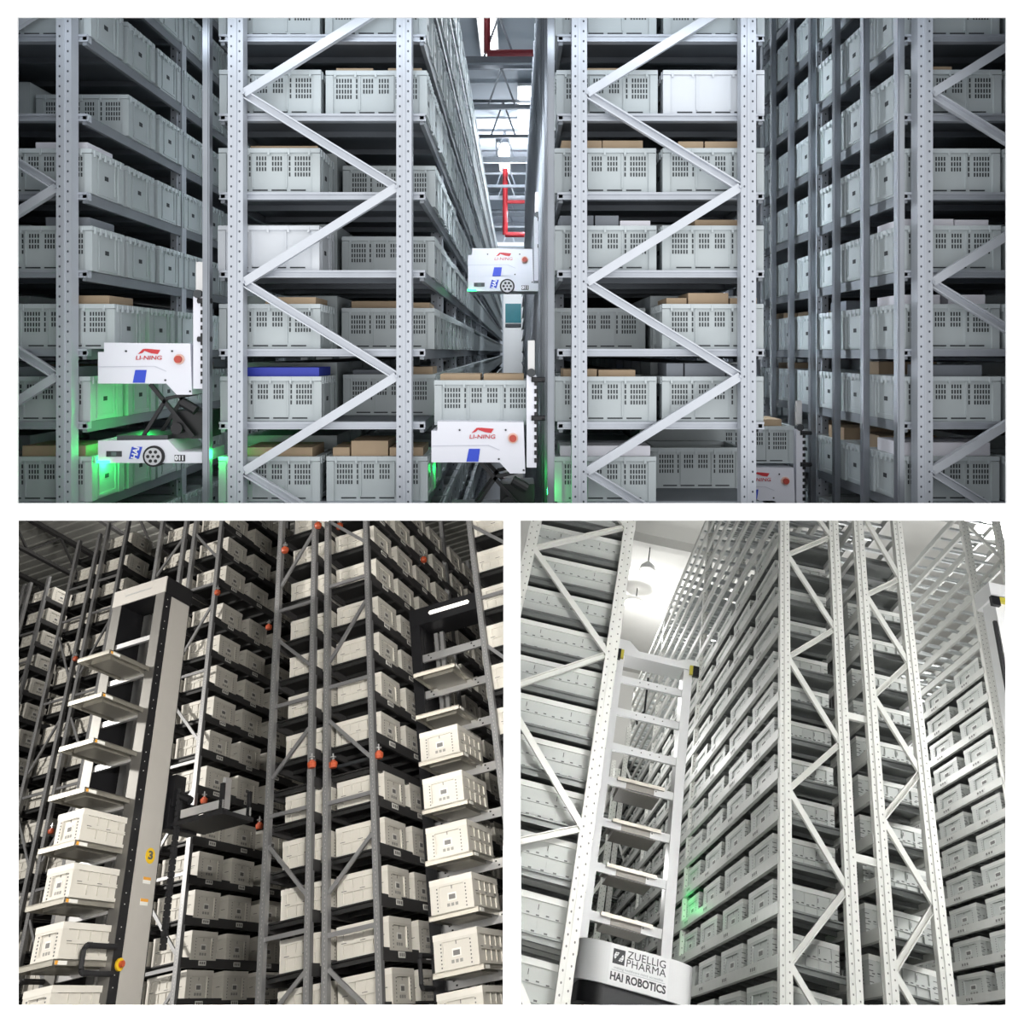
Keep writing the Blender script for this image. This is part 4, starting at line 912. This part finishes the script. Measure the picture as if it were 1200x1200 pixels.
q = MB(); q.box(1.06, 1.60, yF - 0.0005, yF + 0.003, 0.862, 1.158); part('sign_plate', q, mat('sign_white', (0.86, 0.86, 0.86), 0.4, 0, 0.01), base)
TXT = mat('lettering_dark', (0.05, 0.05, 0.055), 0.5); TXG = mat('lettering_grey', (0.40, 0.41, 0.43), 0.5)
lettering('lettering', 'ZUELLIG', 0.082, TXT, base, (1.395, yF - 0.002, 1.105), sx=1.10, spacing=1.05)
lettering('lettering', 'PHARMA', 0.082, TXT, base, (1.392, yF - 0.002, 1.042), sx=1.10, spacing=1.05)
lettering('slogan', 'making healthcare more accessible', 0.028, TXG, base, (1.33, yF - 0.002, 0.990), sx=1.15)
q = MB(); q.box(1.085, 1.575, yF - 0.003, yF, 0.968, 0.971); part('rule_line', q, TXG, base)
lettering('lettering', 'HAI ROBOTICS', 0.082, TXT, base, (1.33, yF - 0.002, 0.922), sx=0.92, bold=0.0026, spacing=1.0)
q = MB(); q.box(1.085, 1.195, yF - 0.003, yF, 1.018, 1.130, 0)
cx_, cz_ = 1.140, 1.074; cc = [(cx_ + 0.044 * math.cos(2 * math.pi * k / 20), cz_ + 0.044 * math.sin(2 * math.pi * k / 20)) for k in range(20)]
q.prism(cc, yF - 0.004, yF - 0.003, 1)
for k in (-0.5, 0, 0.5): q.box(cx_ + 0.042 * k - 0.0015, cx_ + 0.042 * k + 0.0015, yF - 0.0048, yF - 0.004, cz_ - 0.038, cz_ + 0.038, 0); q.box(cx_ - 0.038, cx_ + 0.038, yF - 0.0048, yF - 0.004, cz_ + 0.042 * k - 0.0015, cz_ + 0.042 * k + 0.0015, 0)
q.prism([(1.095, 1.106), (1.095, 1.122), (1.185, 1.122), (1.185, 1.112), (1.135, 1.042), (1.185, 1.042), (1.185, 1.026), (1.095, 1.026), (1.095, 1.036), (1.145, 1.106)][::-1], yF - 0.0056, yF - 0.0046, 0)
part('logo_mark', q, [TXT, mat('sign_white', (0.86, 0.86, 0.86), 0.4, 0, 0.01)], base)
for l0, l1, nm in ((0.775, 0.86, 'l'), (1.565, 1.665, 'r')):
    q = MB(); q.box(l0, l1, DR, DR + 0.012, 1.165, 4.02, 0); q.box(l0, l1, DR + 0.012, DR + 0.26, 1.165, 4.02, 1); part('mast_post', q, [ROB3, mat('mast_side_grey', (0.45, 0.45, 0.44), 0.4, 0.4)], rb)
part('cable_strip', MB().box(0.745, 0.772, DR + 0.02, DR + 0.06, 1.2, 4.0), BLACKR, rb)
q = MB(); q.prism([(0.74, 3.98), (1.72, 3.98), (1.72, 4.10), (1.60, 4.10), (1.48, 4.06), (1.02, 4.06), (0.90, 4.16), (0.74, 4.16)], DR - 0.02, DR + 0.34); part('header', q, ROB3, rb)
for l in (0.74, 1.66):
    q = MB(); q.box(l, l + 0.07, DR - 0.07, DR - 0.02, 3.90, 4.02, 0); q.box(l + 0.07 if l < 1 else l - 0.035, l + 0.105 if l < 1 else l, DR - 0.06, DR - 0.02, 3.92, 4.02, 1); part('bumper', q, [BLACK, mat('bumper_yellow', (0.55, 0.48, 0.06), 0.5)], rb)
BARV = [3.72, 3.35, 2.965, 2.615, 2.21, 1.80, 1.385]
for v in BARV:
    q = MB(); q.box(0.86, 1.565, DR + 0.04, DR + 0.08, v - 0.045, v + 0.035, 0)
    for k in range(4): q.cyl((1.08 + 0.1 * k, DR + 0.04, v), (1.08 + 0.1 * k, DR + 0.037, v), 0.007, 6, 1)
    part('crossbar', q, [ROB3, MARK], rb)
for v in (2.65, 2.245, 1.835, 1.42):
    q = MB(); q.box(0.955, 1.462, DR - 0.02, DR + 0.62, v - 0.018, v, 0); q.box(0.955, 1.462, DR - 0.03, DR - 0.02, v - 0.03, v + 0.004, 1); q.box(0.99, 1.43, DR + 0.085, DR + 0.6, v - 0.085, v - 0.018, 0); q.box(1.06, 1.36, DR + 0.03, DR + 0.04, v - 0.08, v - 0.018, 0)
    part('tray', q, [TRAY3, CREAMEDGE], rb)
part('cable', MB().tube([(1.2, DR + 0.3, 3.9), (1.2, DR + 0.3, 3.5), (1.12, DR + 0.3, 3.42), (1.13, DR + 0.3, 3.34)], 0.012, 8), BLACKR, rb)
# green indicator on the side of the robot
q = MB(); q.box(1.665, 1.685, DR + 0.22, DR + 0.27, 1.55, 1.62); part('green_light', q, GREENL, rb)
d_ = bpy.data.lights.new('robot_glow', 'POINT'); d_.energy = 3; d_.color = (0.02, 1.0, 0.2); d_.shadow_soft_size = 0.03
o = bpy.data.objects.new('robot_glow', d_); col.objects.link(o); o.location = HALL[3] @ Vector((2.38, 13.55, 2.36))  # green light put beside aisle crates behind the robot to tint them
# second robot at the right edge: header only in view
rb = thing('picking_robot', 'white mast robot head cut by right edge, lower right panel', 'robot', 3)
q = MB(); q.box(5.33, 6.3, 9.5, 9.9, 5.80, 6.02, 0); part('header', q, ROB3, rb)
q = MB(); q.box(5.36, 5.47, 9.5, 9.8, 0, 5.80); part('mast_post', q, ROB3, rb)
q = MB(); q.box(5.30, 5.40, 9.44, 9.5, 5.68, 5.80, 0); q.box(5.40, 6.2, 9.44, 9.5, 5.74, 5.80, 1); part('bumper', q, [BLACK, mat('bumper_yellow', (0.55, 0.48, 0.06), 0.5)], rb)
part('cable_strip', MB().box(5.32, 5.355, 9.52, 9.56, 0, 5.5), BLACKR, rb)

# ---------------------------------------------------------------- ceiling, end wall, lamps
VC = 11.0
struct('ceiling_concrete', MB().box(-12, 22, 3, 27.5, VC, VC + 0.3), CONC3, 3)
struct('wall_end_white', MB().box(-12, 22, 27.5, 27.8, -2, VC), CONC3, 3)
struct('floor_pale', MB().box(-12, 22, 2, 27.5, -0.8, -0.6), mat('floor_grey', (0.4, 0.4, 0.4), 0.6), 3)
struct('wall_far_right', MB().box(21.8, 22, 3, 27.5, -2, VC), CONC3, 3)
for d in (15.0, 18.5, 22.0): struct('trim_1' if d == 15 else ('trim_2' if d == 18.5 else 'trim_3'), MB().box(-12, 22, d, d + 0.25, VC - 0.25, VC), CONC3, 3)
def pendant(label, l, d, v, lit=True, r=0.26):
    t = thing('pendant_lamp', label, 'lamp', 3, (l, d, v), 0, 'ceiling lamps of the lower right hall')
    part('rod', MB().cyl((0, 0, 0.22), (0, 0, VC - v), 0.015, 8), DARKM, t)
    part('shade', lathe([(0.05, 0.24), (0.09, 0.2), (r * 0.8, 0.12), (r, 0.0), (r * 0.97, 0.0), (r * 0.78, 0.11), (0.05, 0.2)], 18), ROB3, t)
    part('bulb', lathe([(0, -0.10), (r * 0.5, -0.08), (r * 0.9, 0.0), (0, 0.06)], 18), LAMP if lit else mat('lamp_off', (0.9, 0.9, 0.86), 0.4, emit=0.7), t)
    return t
pendant('glaring ceiling lamp beside left rack top, lower right panel', 2.06, 21.5, 10.5, True, 0.32)
pendant('dim hanging lamp above the robot, lower right panel', 1.98, 18.7, 10.1, False, 0.21)
pendant('glaring lamp at top right corner of lower right panel', 8.2, 14.0, 10.1, True, 0.4)
pendant('glaring lamp seen through the empty top shelves, lower right panel', 4.2, 22.0, 10.3, True, 0.35)
# ================================================================ trim at the hall dividers, labels
def project(p):
    q = p - EYE
    if q.y < 0.05: return None
    return (604 + FPX * q.x / q.y, 412 - FPX * q.z / q.y)
PANEL = {1: (20, 20, 1180, 590), 2: (20, 610, 590, 1180), 3: (610, 610, 1180, 1180)}
def on_view(o, margin):
    h = HALLOF[o.name]; x0, y0, x1, y1 = PANEL[h]; M = WORLD[o.name]
    pts = [project(M @ Vector(c)) for c in o.bound_box]
    if any(p is None for p in pts): return True
    xs = [p[0] for p in pts]; ys = [p[1] for p in pts]
    return max(xs) > x0 - margin and min(xs) < x1 + margin and max(ys) > y0 - margin and min(ys) < y1 + margin
def drop(o):
    for k in KIDS.get(o.name, []): bpy.data.objects.remove(k)
    bpy.data.objects.remove(o)
def alive(o):
    try: o.name; return True
    except ReferenceError: return False
keep = []
for t in TOTES:
    if on_view(t[0], 16): keep.append(t)
    else: drop(t[0])
TOTES = keep
# crates that other crates and posts hide become plain filling behind the front rows
from mathutils.bvhtree import BVHTree
BOXF = ((0, 1, 2, 3), (4, 7, 6, 5), (0, 4, 5, 1), (1, 5, 6, 2), (2, 6, 7, 3), (3, 7, 4, 0))
_tn = {t[0].name for t in TOTES}; OCC = {h: ([], [], []) for h in (0, 1, 2, 3)}
for o in col.objects:
    if o.type != 'MESH': continue
    base = o.name.split('.')[0]
    if o.name in _tn or base in ('upright', 'shelf_deck', 'shelf_beam', 'front_beam', 'side_beam', 'guide_pole', 'mast_post', 'cover', 'base_cover'):
        M = WORLD[o.name]; V_, F_, W_ = OCC[HALLOF[o.name]]
        n = len(V_); V_ += [M @ Vector(c) for c in o.bound_box]
        for f in BOXF: F_.append([n + i for i in f]); W_.append(o.name)
BVH = {h: BVHTree.FromPolygons(OCC[h][0], OCC[h][1]) for h in (1, 2, 3)}
def seen(t):
    o = t[0]; bb = [Vector(c) for c in o.bound_box]; lo, hi = bb[0], bb[6]; M = WORLD[o.name]
    x0, y0, x1, y1 = PANEL[t[1]]
    n = 0; eye = M.inverted() @ EYE
    for ax in range(3):
        if lo[ax] <= eye[ax] <= hi[ax]: continue
        f = lo[ax] if eye[ax] < lo[ax] else hi[ax]; u, v = [i for i in range(3) if i != ax]
        for a in range(6):
            for b in range(6):
                p = Vector((0, 0, 0)); p[ax] = f; p[u] = lo[u] + (hi[u] - lo[u]) * (a + .5) / 6; p[v] = lo[v] + (hi[v] - lo[v]) * (b + .5) / 6
                wp = M @ p; q = project(wp)
                if q is None or not (x0 < q[0] < x1 and y0 < q[1] < y1): continue
                dr = (wp - EYE); L = dr.length; dr.normalize()
                hit = BVH[t[1]].ray_cast(EYE + dr * 4.25, dr, L)
                if hit[2] is not None and OCC[t[1]][2][hit[2]] == o.name: n += 1
    return n
def pix_area(t):
    pts = [project(WORLD[t[0].name] @ Vector(c)) for c in t[0].bound_box]
    return (max(p[0] for p in pts) - min(p[0] for p in pts)) * (max(p[1] for p in pts) - min(p[1] for p in pts))
vis = [(seen(t), t) for t in TOTES]
vis = [(n * pix_area(t), t) for n, t in vis]
keep = []
class Joined(MB):
    def __init__(s): super().__init__(); s.mats = []
    def add(s, me, M):
        n = len(s.v); s.v += [tuple(M @ v.co) for v in me.vertices]
        for p in me.polygons:
            m = me.materials[p.material_index]
            if m not in s.mats: s.mats.append(m)
            s.f.append(tuple(n + i for i in p.vertices)); s.m.append(s.mats.index(m))
for h, m_, wd, wf in ((1, TOTE1, 'grey totes hidden behind the front rows of upper panel racks', 'smallest visible grey totes of the upper panel racks'), (2, TOTE2, 'cream crates hidden behind the front rows of lower left panel', 'smallest visible cream crates of lower left panel racks'), (3, TOTE3, 'grey crates hidden behind the front rows of lower right panel', 'smallest visible grey crates of lower right panel racks')):
    lst = sorted([v for v in vis if v[1][1] == h], key=lambda v: -v[0]); rear = MB(); small = Joined()
    for i, (n, t) in enumerate(lst):
        if n > 0 and i < 296: keep.append(t); continue
        o = t[0]; Mh = HALL[h].inverted() @ WORLD[o.name]
        if n > 0:
            for _, me in t[5]: small.add(me, Mh)
        else:
            cs = [Mh @ Vector(c) for c in o.bound_box]; lo = [min(c[i] for c in cs) for i in range(3)]; hi = [max(c[i] for c in cs) for i in range(3)]
            rear.box(lo[0] + .01, hi[0] - .01, lo[1] + .01, hi[1] - .01, lo[2], hi[2])
        drop(o)
    print('hall', h, 'totes in view', sum(1 for v in lst if v[0] > 0), 'of', len(lst))
    if rear.v: o = thing('rear_crates', wd, 'crates', h, data=rear.mesh('rear_crates', [m_])); o['kind'] = 'stuff'
    if small.v: o = thing('distant_crates', wf, 'crates', h, data=small.mesh('distant_crates', small.mats)); o['kind'] = 'stuff'
TOTES = keep
cols_t = {}
for t in TOTES: cols_t.setdefault((t[1], t[2]), []).append(t)
for (h, cw), ts in cols_t.items():
    ts.sort(key=lambda t: t[3])
    for i, t in enumerate(ts):
        rank = '' if len(ts) == 1 else (', lowest' if i == 0 else (', topmost' if i == len(ts) - 1 else f', {ORD[i]} from bottom'))
        t[0]['label'] = f'{t[4]}, {cw}{rank}'
PL = {1: [((0, (599 - 412) / FPX, 1), None)], 2: [((0, -(601 - 412) / FPX, -1), None), ((-1, -5.4 / FPX, 0), None)], 3: [((0, -(601 - 412) / FPX, -1), None), ((1, 2.6 / FPX, 0), None)]}
n_cut = 0
for o in list(col.objects):
    if not alive(o): continue
    h = HALLOF.get(o.name, 0)
    if o.type != 'MESH' or h == 0: continue
    M = WORLD[o.name]
    planes = [(Vector(n), EYE) for n, _ in PL[h]] + [(Vector((0, 1, 0)), EYE + Vector((0, WY + 0.015, 0)))]
    cs = [M @ Vector(c) for c in o.bound_box]; todo = []; gone = False
    for n, p0 in planes:
        s = [n.dot(c - p0) for c in cs]
        if max(s) <= 0.0: gone = True
        elif min(s) < -1e-4: todo.append((n, p0))
    if gone:
        kids = KIDS.get(o.name, [])
        if alive(o):
            for k in kids:
                if alive(k): bpy.data.objects.remove(k)
            bpy.data.objects.remove(o)
        continue
    if todo:
        bm = bmesh.new(); bm.from_mesh(o.data); Mi = M.inverted(); N3 = M.to_3x3().transposed()
        for n, p0 in todo:
            r = bmesh.ops.bisect_plane(bm, geom=bm.verts[:] + bm.edges[:] + bm.faces[:], plane_co=Mi @ p0, plane_no=(N3 @ n).normalized(), clear_inner=True)
            ed = [g for g in r['geom_cut'] if isinstance(g, bmesh.types.BMEdge)]
            try: bmesh.ops.holes_fill(bm, edges=ed)
            except Exception: pass
        if len(bm.faces) == 0:
            bm.free()
            for k in KIDS.get(o.name, []):
                if alive(k): bpy.data.objects.remove(k)
            bpy.data.objects.remove(o); continue
        me = o.data.copy(); bm.to_mesh(me); bm.free(); o.data = me; n_cut += 1
for o in list(col.objects):      # holders that lost all their parts
    if o.type == 'EMPTY' and not any(c for c in o.children): bpy.data.objects.remove(o)
print('cut at dividers:', n_cut, 'totes:', len(TOTES))
